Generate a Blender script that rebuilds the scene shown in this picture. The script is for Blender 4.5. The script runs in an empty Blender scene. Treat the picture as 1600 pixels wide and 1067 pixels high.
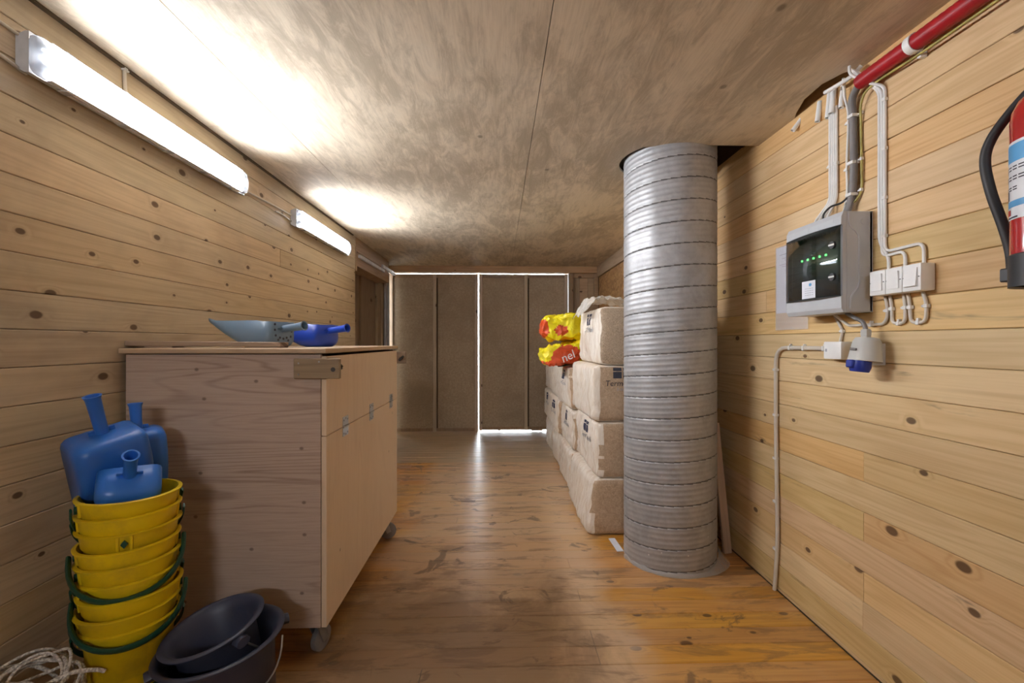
import bpy, bmesh, math, random
from mathutils import Vector, Matrix, noise as mnoise

random.seed(7)
S = bpy.context.scene
COL = S.collection
PI = math.pi
EYE = 1.27

# ------------------------------------------------------------------ camera, world, exposure
cam_d = bpy.data.cameras.new('camera')
cam_d.sensor_width = 36.0
cam_d.lens = 16.0
cam_d.shift_y = 0.0006
cam_d.clip_start = 0.02
cam = bpy.data.objects.new('camera', cam_d)
COL.objects.link(cam)
cam.location = (0, 0, EYE)
cam.rotation_euler = (PI / 2, 0, -math.atan(20 / 711.0))
S.camera = cam

W = bpy.data.worlds.new('overcast_sky')
S.world = W
W.use_nodes = True
W.node_tree.nodes['Background'].inputs['Color'].default_value = (0.86, 0.93, 1.0, 1)
W.node_tree.nodes['Background'].inputs['Strength'].default_value = 18.0
S.view_settings.view_transform = 'Standard'
S.view_settings.look = 'None'
S.view_settings.gamma = 1.0
S.view_settings.use_curve_mapping = False
S.view_settings.exposure = 1.07
LAMP = 62.0
LAMP_COLOR = (0.95, 0.98, 1.05, 1)
S.cycles.max_bounces = 10
S.cycles.diffuse_bounces = 7
S.cycles.glossy_bounces = 4
S.cycles.sample_clamp_indirect = 6.0


# portal: only guides the sampling of the sky through the door gaps
pl = bpy.data.lights.new('door_daylight', 'AREA')
pl.shape = 'RECTANGLE'
pl.size = 2.9
pl.size_y = 2.5
pl.cycles.is_portal = True
plo = bpy.data.objects.new('door_daylight', pl)
COL.objects.link(plo)
plo.location = (-0.28, 6.68, 1.15)
plo.rotation_euler = (-PI / 2, 0, 0)


# ------------------------------------------------------------------ node helper
class NT:
    def __init__(s, name):
        s.m = bpy.data.materials.new(name)
        s.m.use_nodes = True
        s.t = s.m.node_tree
        s.b = s.t.nodes['Principled BSDF']
        s.out = s.t.nodes['Material Output']

    def put(s, sock, v):
        if isinstance(v, bpy.types.NodeSocket):
            s.t.links.new(v, sock)
        elif v is not None:
            if isinstance(v, (tuple, list)) and len(v) == 3 and sock.type == 'RGBA':
                v = (*v, 1)
            sock.default_value = v

    def n(s, typ, ins=None, **props):
        nd = s.t.nodes.new(typ)
        for k, v in props.items():
            setattr(nd, k, v)
        for k, v in (ins or {}).items():
            s.put(nd.inputs[k], v)
        return nd

    def math(s, op, a, b=0.0, c=None, clamp=False):
        nd = s.n('ShaderNodeMath', {0: a, 1: b}, operation=op, use_clamp=clamp)
        if c is not None:
            s.put(nd.inputs[2], c)
        return nd.outputs[0]

    def mul(s, a, b): return s.math('MULTIPLY', a, b)
    def add(s, a, b): return s.math('ADD', a, b)

    def xyz(s, x, y, z):
        return s.n('ShaderNodeCombineXYZ', {0: x, 1: y, 2: z}).outputs[0]

    def sep(s, v):
        return s.n('ShaderNodeSeparateXYZ', {0: v}).outputs

    def mix(s, f, a, b, mode='MIX'):
        nd = s.n('ShaderNodeMix', data_type='RGBA', blend_type=mode)
        s.put(nd.inputs[0], f); s.put(nd.inputs[6], a); s.put(nd.inputs[7], b)
        return nd.outputs[2]

    def noise(s, v, scale, detail=2.0, rough=0.5, dist=0.0):
        return s.n('ShaderNodeTexNoise', {'Vector': v, 'Scale': scale, 'Detail': detail, 'Roughness': rough, 'Distortion': dist}).outputs[0]

    def step(s, x, lo, hi, a=0.0, b=1.0):
        nd = s.n('ShaderNodeMapRange', interpolation_type='SMOOTHSTEP')
        for i, v in enumerate((x, lo, hi, a, b)):
            s.put(nd.inputs[i], v)
        return nd.outputs[0]

    def pos(s): return s.n('ShaderNodeNewGeometry').outputs['Position']
    def obj(s): return s.n('ShaderNodeTexCoord').outputs['Object']
    def rnd(s): return s.n('ShaderNodeObjectInfo').outputs['Random']

    def bump(s, h, strength, dist=0.002):
        nd = s.n('ShaderNodeBump', {'Height': h, 'Strength': strength, 'Distance': dist})
        s.put(s.b.inputs['Normal'], nd.outputs[0])

    def set(s, **kw):
        names = dict(color='Base Color', rough='Roughness', metal='Metallic', spec='Specular IOR Level', coat='Coat Weight',
                     coat_rough='Coat Roughness', trans='Transmission Weight', ior='IOR', alpha='Alpha', sub='Subsurface Weight',
                     emit='Emission Color', emit_s='Emission Strength', sheen='Sheen Weight')
        for k, v in kw.items():
            s.put(s.b.inputs[names[k]], v)
        return s


def plain(name, c, rough=0.5, metal=0.0, bumps=None, vary=0.12, **kw):
    """simple surface with a little tone variation and optional fine relief"""
    N = NT(name)
    p = N.obj()
    f = N.noise(p, 14.0, 3.0)
    col = N.mix(N.step(f, 0.3, 0.7), tuple(x * (1 - vary) for x in c), tuple(min(1, x * (1 + vary)) for x in c))
    N.set(color=col, rough=rough, metal=metal, **kw)
    if bumps:
        N.bump(N.noise(p, bumps[0], 3.0), bumps[1], bumps[2] if len(bumps) > 2 else 0.002)
    return N.m


def timber(name, axes, light, dark, knotc=(0.07, 0.03, 0.012), knots=0.45, vary=0.25, rings=26.0, rough=0.55, stain=0.0,
           stainc=(0.12, 0.08, 0.05), ring_amt=0.4, across=8.0, world=False, extra=None, spec=0.35, kscale=5.2, grey=0.0, blue=0.0):
    """sawn softwood: growth rings bending round knots, each board its own tone"""
    N = NT(name)
    r = N.rnd()
    if world:
        v = N.pos()
    else:
        v = N.n('ShaderNodeVectorMath', {0: N.obj(), 1: N.xyz(N.mul(r, 37.0), N.mul(r, 91.0), N.mul(r, 53.0))}, operation='ADD').outputs[0]
    q = N.sep(v)
    a, b, c = q[axes[0]], q[axes[1]], q[axes[2]]
    base = N.noise(N.xyz(N.mul(a, 0.55), N.mul(b, across), N.mul(c, across)), 1.0, 2.0, 0.5, 0.25)
    vo = N.n('ShaderNodeTexVoronoi', {'Vector': N.xyz(N.mul(a, 0.62), N.add(b, N.mul(c, 0.3)), 0.0), 'Scale': kscale}, voronoi_dimensions='2D', feature='F1')
    d = vo.outputs['Distance']
    cc = N.sep(vo.outputs['Color'])
    gate = N.math('GREATER_THAN', cc[0], 1.0 - knots)
    kr = N.add(N.mul(cc[1], 0.045), 0.022)
    knot = N.mul(gate, N.step(d, kr, N.mul(kr, 1.6), 1.0, 0.0))
    halo = N.mul(gate, N.step(d, 0.0, N.mul(kr, 4.0), 1.0, 0.0))
    ph = N.add(N.mul(base, rings), N.mul(halo, 4.5))
    ring = N.add(N.mul(N.math('SINE', N.mul(ph, 2.4)), 0.5), 0.5)
    ring = N.math('POWER', ring, 1.8)
    fine = N.noise(N.xyz(N.mul(a, 3.0), N.mul(b, 130.0), N.mul(c, 130.0)), 1.0, 2.0)
    t = N.add(N.mul(ring, ring_amt), N.mul(N.step(fine, 0.35, 0.7), 0.3))
    broad = N.noise(N.xyz(N.mul(a, 0.8), N.mul(b, 3.0), c), 1.0, 3.0)
    t = N.add(t, N.mul(N.math('SUBTRACT', broad, 0.5), 0.7))
    t = N.math('ADD', t, N.mul(halo, 0.22), clamp=True)
    col = N.mix(t, light, dark)
    if stain > 0:
        ws = N.n('ShaderNodeVectorMath', {0: N.pos(), 1: (1.1, 1.0, 1.6)}, operation='MULTIPLY').outputs[0]
        sn = N.noise(ws, 1.25, 5.0, 0.62, 0.4)
        col = N.mix(N.mul(N.step(sn, 0.48, 0.72), stain), col, stainc)
    if blue > 0:
        bs = N.noise(N.xyz(N.mul(a, 2.2), N.mul(b, 16.0), c), 1.0, 4.0, 0.6, 0.8)
        only = N.math('GREATER_THAN', N.math('FRACT', N.mul(r, 13.7)), 0.62)
        col = N.mix(N.mul(N.mul(only, N.step(bs, 0.60, 0.75)), blue), col, (0.07, 0.06, 0.05))
    hs = N.n('ShaderNodeHueSaturation', {'Hue': N.add(0.5, N.mul(N.math('SUBTRACT', N.math('FRACT', N.mul(r, 7.3)), 0.5), 0.016)),
                                          'Saturation': N.add(1.0 - grey, N.mul(N.math('SUBTRACT', N.math('FRACT', N.mul(r, 5.1)), 0.5), 0.22)),
                                          'Value': N.add(1.0 - vary * 0.5, N.mul(r, vary)), 'Color': col})
    col = hs.outputs[0]
    col = N.mix(N.mul(knot, 0.85), col, knotc)
    if extra:
        col = extra(N, col)
    N.set(color=col, rough=rough, spec=spec)
    N.bump(N.add(N.mul(fine, 0.5), N.mul(ring, 0.5)), 0.25, 0.0012)
    return N.m


def plywood(name, axes, light, dark, line=26.0, la=0.5, dirt=0.0, dirtc=(0.10, 0.07, 0.045), scale=(0.5, 2.4), rough=0.6, knots=0.3, world=True, kscale=2.6, spec=0.3, blotch=0.5):
    """rotary cut veneer: contour lines, specks, blotches"""
    N = NT(name)
    v = N.pos() if world else N.obj()
    q = N.sep(v)
    a, b, c = q[axes[0]], q[axes[1]], q[axes[2]]
    n1 = N.noise(N.xyz(N.mul(a, scale[0]), N.mul(b, scale[1]), c), 1.0, 2.5, 0.5, 0.9)
    ph = N.math('FRACT', N.mul(n1, line))
    ln = N.step(N.math('ABSOLUTE', N.math('SUBTRACT', ph, 0.5)), 0.0, 0.22, 1.0, 0.0)
    mask = N.step(N.noise(N.xyz(N.mul(a, 1.0), N.mul(b, 2.2), c), 1.3, 2.0), 0.38, 0.62)
    fine = N.noise(N.xyz(N.mul(a, 7.0), N.mul(b, 150.0), N.mul(c, 9.0)), 1.0, 3.0, 0.6)
    vo = N.n('ShaderNodeTexVoronoi', {'Vector': N.xyz(N.mul(a, 0.8), b, 0.0), 'Scale': kscale}, voronoi_dimensions='2D', feature='F1')
    cc = N.sep(vo.outputs['Color'])
    kg = N.math('GREATER_THAN', cc[0], 1.0 - knots)
    kn = N.mul(kg, N.step(vo.outputs['Distance'], 0.018, 0.05, 1.0, 0.0))
    t = N.math('ADD', N.add(N.mul(N.mul(ln, mask), la), N.mul(N.step(fine, 0.35, 0.75), 0.35)),
               N.mul(N.math('SUBTRACT', n1, 0.5), blotch), clamp=True)
    col = N.mix(t, light, dark)
    if dirt > 0:
        dn = N.noise(N.xyz(N.mul(a, 0.9), N.mul(b, 1.8), c), 1.4, 7.0, 0.66, 0.8)
        dn2 = N.noise(N.xyz(N.mul(a, 2.0), N.mul(b, 8.0), c), 1.8, 6.0, 0.75, 1.0)
        col = N.mix(N.mul(N.step(N.add(N.mul(dn, 0.55), N.mul(dn2, 0.45)), 0.43, 0.60), dirt), col, dirtc)
    col = N.mix(N.mul(kn, 0.65), col, tuple(x * 0.3 for x in dark))
    N.set(color=col, rough=rough, spec=spec)
    N.bump(N.add(fine, ln), 0.15, 0.001)
    return N.m


# ------------------------------------------------------------------ materials
AY = (1, 2, 0)     # board along Y on a wall facing X
AX = (0, 1, 2)     # board along X on the floor
M = {}
M['pine_right'] = timber('pine_right', AY, (0.69, 0.485, 0.245), (0.53, 0.33, 0.14), vary=0.22, knots=0.42, blue=0.55)
M['pine_left'] = timber('pine_left', AY, (0.60, 0.475, 0.31), (0.43, 0.325, 0.205), vary=0.26, knots=0.62, kscale=6.0, stain=0.6, stainc=(0.34, 0.265, 0.18))
M['pine_dark'] = timber('pine_dark', (2, 0, 1), (0.36, 0.26, 0.165), (0.24, 0.165, 0.1), vary=0.3, knots=0.3)
M['pine_batten'] = timber('pine_batten', (2, 0, 1), (0.56, 0.45, 0.33), (0.40, 0.31, 0.22), vary=0.2, knots=0.3)
M['pine_trim'] = timber('pine_trim', (0, 2, 1), (0.48, 0.33, 0.19), (0.33, 0.215, 0.115), vary=0.2, knots=0.3)
M['pine_trim_y'] = timber('pine_trim_y', AY, (0.46, 0.31, 0.18), (0.32, 0.2, 0.1), vary=0.2, knots=0.3)
M['pine_grey'] = timber('pine_grey', (0, 2, 1), (0.34, 0.25, 0.165), (0.2, 0.14, 0.09), vary=0.2, knots=0.35, kscale=9.0)


def floor_wear_shade(N, col):
    p = N.pos()
    q = N.sep(p)
    big = N.noise(N.n('ShaderNodeVectorMath', {0: p, 1: (1.0, 1.25, 1.0)}, operation='MULTIPLY').outputs[0], 1.15, 5.0, 0.6, 0.3)
    # lacquer worn off along the walkway in the middle
    path = N.mul(N.step(q[0], -0.9, -0.35), N.step(q[0], 0.35, 0.85, 1.0, 0.0))
    wear = N.step(N.add(N.mul(path, 0.45), big), 0.56, 0.86)
    col = N.mix(N.mul(wear, 0.62), col, (0.62, 0.48, 0.34))
    strk = N.noise(N.n('ShaderNodeVectorMath', {0: p, 1: (1.6, 7.0, 1.0)}, operation='MULTIPLY').outputs[0], 1.6, 6.0, 0.7, 0.6)
    col = N.mix(N.mul(N.step(strk, 0.50, 0.62), 0.5), col, (0.14, 0.085, 0.05))
    blot = N.noise(p, 3.6, 5.0, 0.6, 1.2)
    col = N.mix(N.mul(N.step(blot, 0.60, 0.65), 0.62), col, (0.075, 0.052, 0.04))
    # dark stains together with the chest's shadow, painted into the board colour
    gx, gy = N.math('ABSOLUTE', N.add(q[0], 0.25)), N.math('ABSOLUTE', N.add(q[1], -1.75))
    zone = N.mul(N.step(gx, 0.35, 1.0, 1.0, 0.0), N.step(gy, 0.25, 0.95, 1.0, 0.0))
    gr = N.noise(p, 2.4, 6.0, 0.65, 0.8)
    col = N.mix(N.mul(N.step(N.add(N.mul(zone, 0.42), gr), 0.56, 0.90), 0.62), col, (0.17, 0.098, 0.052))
    # old greyed boards before the doors
    return N.mix(N.mul(N.step(q[1], 4.79, 4.84), 0.8), col, N.mix(strk, (0.58, 0.45, 0.295), (0.36, 0.275, 0.175)))


M['floor_board'] = timber('floor_board', AX, (0.60, 0.31, 0.085), (0.42, 0.19, 0.05), vary=0.25, knots=0.4, rough=0.30, spec=0.5, extra=floor_wear_shade)
_fb = M['floor_board'].node_tree
M['ceiling_ply'] = plywood('ceiling_ply', (1, 0, 2), (0.72, 0.625, 0.48), (0.48, 0.395, 0.275), line=11.0, la=0.38, dirt=0.66, dirtc=(0.335, 0.275, 0.195), scale=(0.45, 1.8), rough=0.7, knots=0.12)
M['chest_ply'] = plywood('chest_ply', (0, 2, 1), (0.53, 0.41, 0.325), (0.33, 0.235, 0.175), line=15.0, la=0.6, scale=(0.4, 4.6), knots=0.5, kscale=5.5, blotch=0.35)
M['chest_ply_side'] = plywood('chest_ply_side', (2, 1, 0), (0.76, 0.60, 0.425), (0.62, 0.46, 0.31), line=8.0, la=0.25, scale=(0.5, 4.0), knots=0.15, kscale=6.0)
M['chest_ply_top'] = plywood('chest_ply_top', (0, 1, 2), (0.50, 0.36, 0.23), (0.36, 0.25, 0.155), line=10.0, la=0.3, knots=0.1)
N = NT('hardboard')
p = N.pos()
f1 = N.noise(p, 38.0, 5.0, 0.7)
f2 = N.noise(p, 2.2, 5.0, 0.6, 0.4)
N.set(color=N.mix(N.mul(N.step(f2, 0.4, 0.68), 0.6), N.mix(N.step(f1, 0.3, 0.7), (0.34, 0.265, 0.18), (0.48, 0.385, 0.27)), (0.29, 0.22, 0.145)), rough=0.75)
N.bump(f1, 0.3, 0.002)
M['hardboard'] = N.m
M['slab_dark'] = plain('slab_dark', (0.10, 0.065, 0.035), 0.9)
M['outside_ground'] = plain('outside_ground', (0.62, 0.60, 0.56), 0.95)

N = NT('osb')
vo = N.n('ShaderNodeTexVoronoi', {'Vector': N.n('ShaderNodeVectorMath', {0: N.pos(), 1: (1, 1.0, 2.2)}, operation='MULTIPLY').outputs[0], 'Scale': 16.0})
N.set(color=N.mix(N.sep(vo.outputs['Color'])[0], (0.33, 0.17, 0.065), (0.52, 0.31, 0.13)), rough=0.65)
N.bump(vo.outputs['Distance'], 0.3)
M['osb'] = N.m

N = NT('galvanised')
p = N.pos()
sp = N.noise(p, 9.0, 6.0, 0.65, 0.5)
vo = N.n('ShaderNodeTexVoronoi', {'Vector': p, 'Scale': 55.0})
col = N.mix(N.step(sp, 0.35, 0.7), (0.42, 0.42, 0.425), (0.32, 0.32, 0.32))
col = N.mix(N.mul(N.sep(vo.outputs['Color'])[0], 0.22), col, (0.5, 0.51, 0.53))
fleck = N.n('ShaderNodeTexVoronoi', {'Vector': p, 'Scale': 26.0})
fz = N.sep(p)[2]
fl = N.mul(N.step(fleck.outputs['Distance'], 0.06, 0.13, 1.0, 0.0), N.math('GREATER_THAN', N.sep(fleck.outputs['Color'])[1], 0.72))
fl = N.mul(fl, N.step(fz, 0.75, 0.15, 0.0, 1.0))
fl = N.mul(fl, N.step(N.noise(p, 3.0, 2.0), 0.42, 0.55))
col = N.mix(fl, col, (0.85, 0.85, 0.82))
N.set(color=col, rough=N.add(0.36, N.mul(sp, 0.22)), metal=N.math('SUBTRACT', 0.4, N.mul(fl, 0.35)))
N.bump(N.noise(p, 6.0, 2.0), 0.25, 0.01)
M['galvanised'] = N.m
M['seam_dirt'] = plain('seam_dirt', (0.12, 0.115, 0.11), 0.6, 0.3)
M['steel'] = plain('steel', (0.42, 0.42, 0.42), 0.35, 0.9)
M['dark_steel'] = plain('dark_steel', (0.07, 0.065, 0.06), 0.5, 0.7)
M['rail_white'] = plain('rail_white', (0.62, 0.60, 0.58), 0.45, 0.2)

M['white_plastic'] = plain('white_plastic', (0.80, 0.80, 0.78), 0.4, vary=0.03)
M['cable_white'] = plain('cable_white', (0.74, 0.73, 0.70), 0.45, vary=0.05)
M['cable_cream'] = plain('cable_cream', (0.62, 0.57, 0.49), 0.45, vary=0.05)
M['cable_grey'] = plain('cable_grey', (0.20, 0.185, 0.18), 0.5)
M['cable_black'] = plain('cable_black', (0.025, 0.024, 0.023), 0.5)
M['cable_earth'] = plain('cable_earth', (0.42, 0.36, 0.10), 0.5, vary=0.3)
M['enclosure_grey'] = plain('enclosure_grey', (0.50, 0.515, 0.53), 0.42, vary=0.03)
M['socket_grey'] = plain('socket_grey', (0.52, 0.52, 0.49), 0.42, vary=0.03)
M['socket_blue'] = plain('socket_blue', (0.012, 0.03, 0.26), 0.35)
M['paper'] = plain('paper', (0.74, 0.76, 0.82), 0.7, vary=0.04)
M['print_grey'] = plain('print_grey', (0.35, 0.36, 0.40), 0.8)
M['red_conduit'] = plain('red_conduit', (0.36, 0.006, 0.012), 0.4)
M['red_paint'] = plain('red_paint', (0.46, 0.012, 0.014), 0.22, coat=0.6, vary=0.05)
M['black_plastic'] = plain('black_plastic', (0.028, 0.028, 0.03), 0.45)
M['black_rubber'] = plain('black_rubber', (0.022, 0.021, 0.021), 0.55)
M['label_white'] = plain('label_white', (0.78, 0.80, 0.82), 0.4, vary=0.03)
M['label_blue'] = plain('label_blue', (0.10, 0.36, 0.66), 0.4)
M['label_red'] = plain('label_red', (0.5, 0.05, 0.04), 0.4)
M['ink'] = plain('ink', (0.035, 0.035, 0.05), 0.6)
M['ink_blue'] = plain('ink_blue', (0.03, 0.035, 0.075), 0.55)
M['ink_white'] = plain('ink_white', (0.85, 0.85, 0.85), 0.6)


def plastic(name, c, rough=0.35, dirt=0.0, dirtc=(0.2, 0.14, 0.05), sub=0.0):
    N = NT(name)
    p = N.pos()
    r = N.rnd()
    d = N.noise(p, 9.0, 5.0, 0.65)
    col = N.mix(N.mul(N.step(d, 0.42, 0.75), dirt), c, dirtc)
    hs = N.n('ShaderNodeHueSaturation', {'Hue': 0.5, 'Saturation': 1.0, 'Value': N.add(0.88, N.mul(r, 0.24)), 'Color': col})
    N.set(color=hs.outputs[0], rough=rough)
    N.bump(N.noise(p, 120.0, 3.0), 0.08, 0.001)
    return N.m


M['yellow_bucket'] = plastic('yellow_bucket', (0.78, 0.57, 0.008), 0.38, 0.5, (0.42, 0.28, 0.03))
M['green_handle'] = plastic('green_handle', (0.012, 0.075, 0.045), 0.4)
M['green_tub'] = plastic('green_tub', (0.02, 0.05, 0.03), 0.5)
M['black_bucket'] = plastic('black_bucket', (0.042, 0.048, 0.082), 0.42, 0.4, (0.08, 0.078, 0.09))
M['blue_scoop'] = plastic('blue_scoop', (0.03, 0.165, 0.60), 0.33, 0.15, (0.05, 0.15, 0.4))
M['royal_scoop'] = plastic('royal_scoop', (0.015, 0.055, 0.40), 0.33, 0.15, (0.05, 0.1, 0.3))
M['grey_scoop'] = plastic('grey_scoop', (0.14, 0.22, 0.31), 0.38, 0.3, (0.17, 0.19, 0.22))

N = NT('rope')
q = N.sep(N.obj())
N.set(color=N.mix(N.step(N.noise(N.obj(), 160.0, 2.0), 0.4, 0.6), (0.80, 0.76, 0.68), (0.45, 0.41, 0.36)), rough=0.85)
M['rope'] = N.m

N = NT('bale_film')          # milky film over shavings
p = N.obj()
w = N.noise(N.n('ShaderNodeVectorMath', {0: p, 1: (5.0, 9.0, 1.6)}, operation='MULTIPLY').outputs[0], 2.2, 5.0, 0.65, 1.6)
N.set(color=N.mix(N.step(w, 0.38, 0.66), (0.90, 0.83, 0.73), (0.72, 0.61, 0.48)), rough=0.32, spec=0.5)
N.bump(w, 0.9, 0.012)
M['bale_film'] = N.m
N = NT('bale_end')
p = N.obj()
fb = N.noise(p, 60.0, 5.0, 0.75, 1.2)
w = N.noise(p, 4.0, 4.0, 0.6, 0.6)
c1 = N.mix(N.step(fb, 0.3, 0.7), (0.60, 0.44, 0.29), (0.38, 0.26, 0.16))
N.set(color=N.mix(N.mul(N.step(w, 0.4, 0.7), 0.35), c1, (0.62, 0.48, 0.34)), rough=0.5)
N.bump(N.add(fb, N.mul(w, 2.0)), 0.4, 0.006)
M['bale_end'] = N.m
N = NT('bale_shavings')
p = N.obj()
vo = N.n('ShaderNodeTexVoronoi', {'Vector': N.n('ShaderNodeVectorMath', {0: p, 1: N.n('ShaderNodeTexNoise', {'Vector': p, 'Scale': 14.0}).outputs[1]}, operation='ADD').outputs[0], 'Scale': 42.0})
c1 = N.mix(N.sep(vo.outputs['Color'])[0], (0.66, 0.50, 0.34), (0.30, 0.20, 0.12))
N.set(color=N.mix(N.mul(N.noise(p, 5.0, 3.0), 0.5), c1, (0.62, 0.5, 0.36)), rough=0.45)
N.bump(vo.outputs['Distance'], 0.6, 0.008)
M['bale_shavings'] = N.m


def film(name, c, alpha, rough=0.15):
    N = NT(name)
    N.set(color=c, rough=rough, alpha=alpha)
    N.bump(N.noise(N.obj(), 30.0, 4.0, 0.6, 1.5), 0.7, 0.01)
    return N.m


M['clear_film'] = film('clear_film', (0.92, 0.88, 0.80), 0.42)
M['sleeve_film'] = film('sleeve_film', (0.82, 0.82, 0.86), 0.28)
M['duct_film'] = film('duct_film', (0.7, 0.69, 0.67), 0.4)

N = NT('bag_print')           # yellow sack, orange printed panels
p = N.obj()
q = N.sep(p)
orr = N.step(N.noise(N.n('ShaderNodeVectorMath', {0: p, 1: (5.0, 4.0, 5.5)}, operation='MULTIPLY').outputs[0], 1.0, 1.0), 0.54, 0.56)
patch = N.mul(N.step(q[0], -0.11, -0.10, 1.0, 0.0), N.step(q[0], -0.30, -0.29))
patch = N.mul(patch, N.step(q[2], -0.12, 0.03, 1.0, 0.6))
patch = N.math('MULTIPLY', patch, N.step(N.noise(p, 6.0, 1.0), 0.40, 0.42), clamp=True)
N.set(color=N.mix(patch, (0.80, 0.66, 0.008), (0.68, 0.085, 0.02)), rough=0.28)
N.bump(N.noise(p, 11.0, 4.0, 0.6, 1.6), 0.7, 0.02)
M['bag_print'] = N.m
M['bag_orange'] = plain('bag_orange', (0.68, 0.085, 0.02), 0.3)

N = NT('lamp_glow')
# prismatic cover: throws most light straight out, little sideways
fac = N.n('ShaderNodeLayerWeight', {'Blend': 0.5}).outputs['Facing']
N.set(color=(0.9, 0.9, 0.9), emit=LAMP_COLOR, emit_s=N.mul(N.add(0.07, N.mul(N.math('POWER', N.math('SUBTRACT', 1.0, fac), 2.2), 0.93)), LAMP))
M['lamp_glow'] = N.m
N = NT('lamp_clear')
N.set(color=(0.86, 0.9, 0.95), rough=0.12, alpha=0.45, spec=0.6)
M['lamp_clear'] = N.m
M['lamp_skirt'] = plain('lamp_skirt', (0.8, 0.82, 0.84), 0.3, vary=0.02)
M['lamp_base'] = plain('lamp_base', (0.58, 0.60, 0.62), 0.4)
M['tube_cap'] = plain('tube_cap', (0.36, 0.40, 0.43), 0.35, 0.3)
N = NT('led_green')
N.set(color=(0.1, 0.9, 0.15), emit=(0.15, 1.0, 0.2, 1), emit_s=4.0)
M['led_green'] = N.m

N = NT('smoked_window')
tr = N.n('ShaderNodeBsdfTransparent', {'Color': (0.50, 0.51, 0.53, 1)}).outputs[0]
gl = N.n('ShaderNodeBsdfGlossy', {'Color': (0.9, 0.92, 0.95, 1), 'Roughness': 0.06}).outputs[0]
fr = N.add(0.05, N.mul(N.math('POWER', N.n('ShaderNodeLayerWeight', {'Blend': 0.5}).outputs['Facing'], 3.0), 0.75))
ms = N.n('ShaderNodeMixShader', {0: fr, 1: tr, 2: gl}).outputs[0]
N.t.links.new(ms, N.out.inputs['Surface'])
M['smoked_window'] = N.m


# ------------------------------------------------------------------ mesh helpers
def link(name, me, mat=None, parent=None):
    o = bpy.data.objects.new(name, me)
    COL.objects.link(o)
    if parent is not None:
        o.parent = parent
    if mat is not None:
        for x in (mat if isinstance(mat, (list, tuple)) else [mat]):
            me.materials.append(x if not isinstance(x, str) else M[x])
    return o


def tag(o, label, cat=None, group=None, kind=None):
    o['label'] = label
    if cat: o['category'] = cat
    if group: o['group'] = group
    if kind: o['kind'] = kind
    return o


def empty(name, loc, label, cat, group=None, rz=0.0):
    o = bpy.data.objects.new(name, None)
    COL.objects.link(o)
    o.empty_display_size = 0.05
    o.location = loc
    o.rotation_euler = (0, 0, rz)
    return tag(o, label, cat, group)


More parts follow.
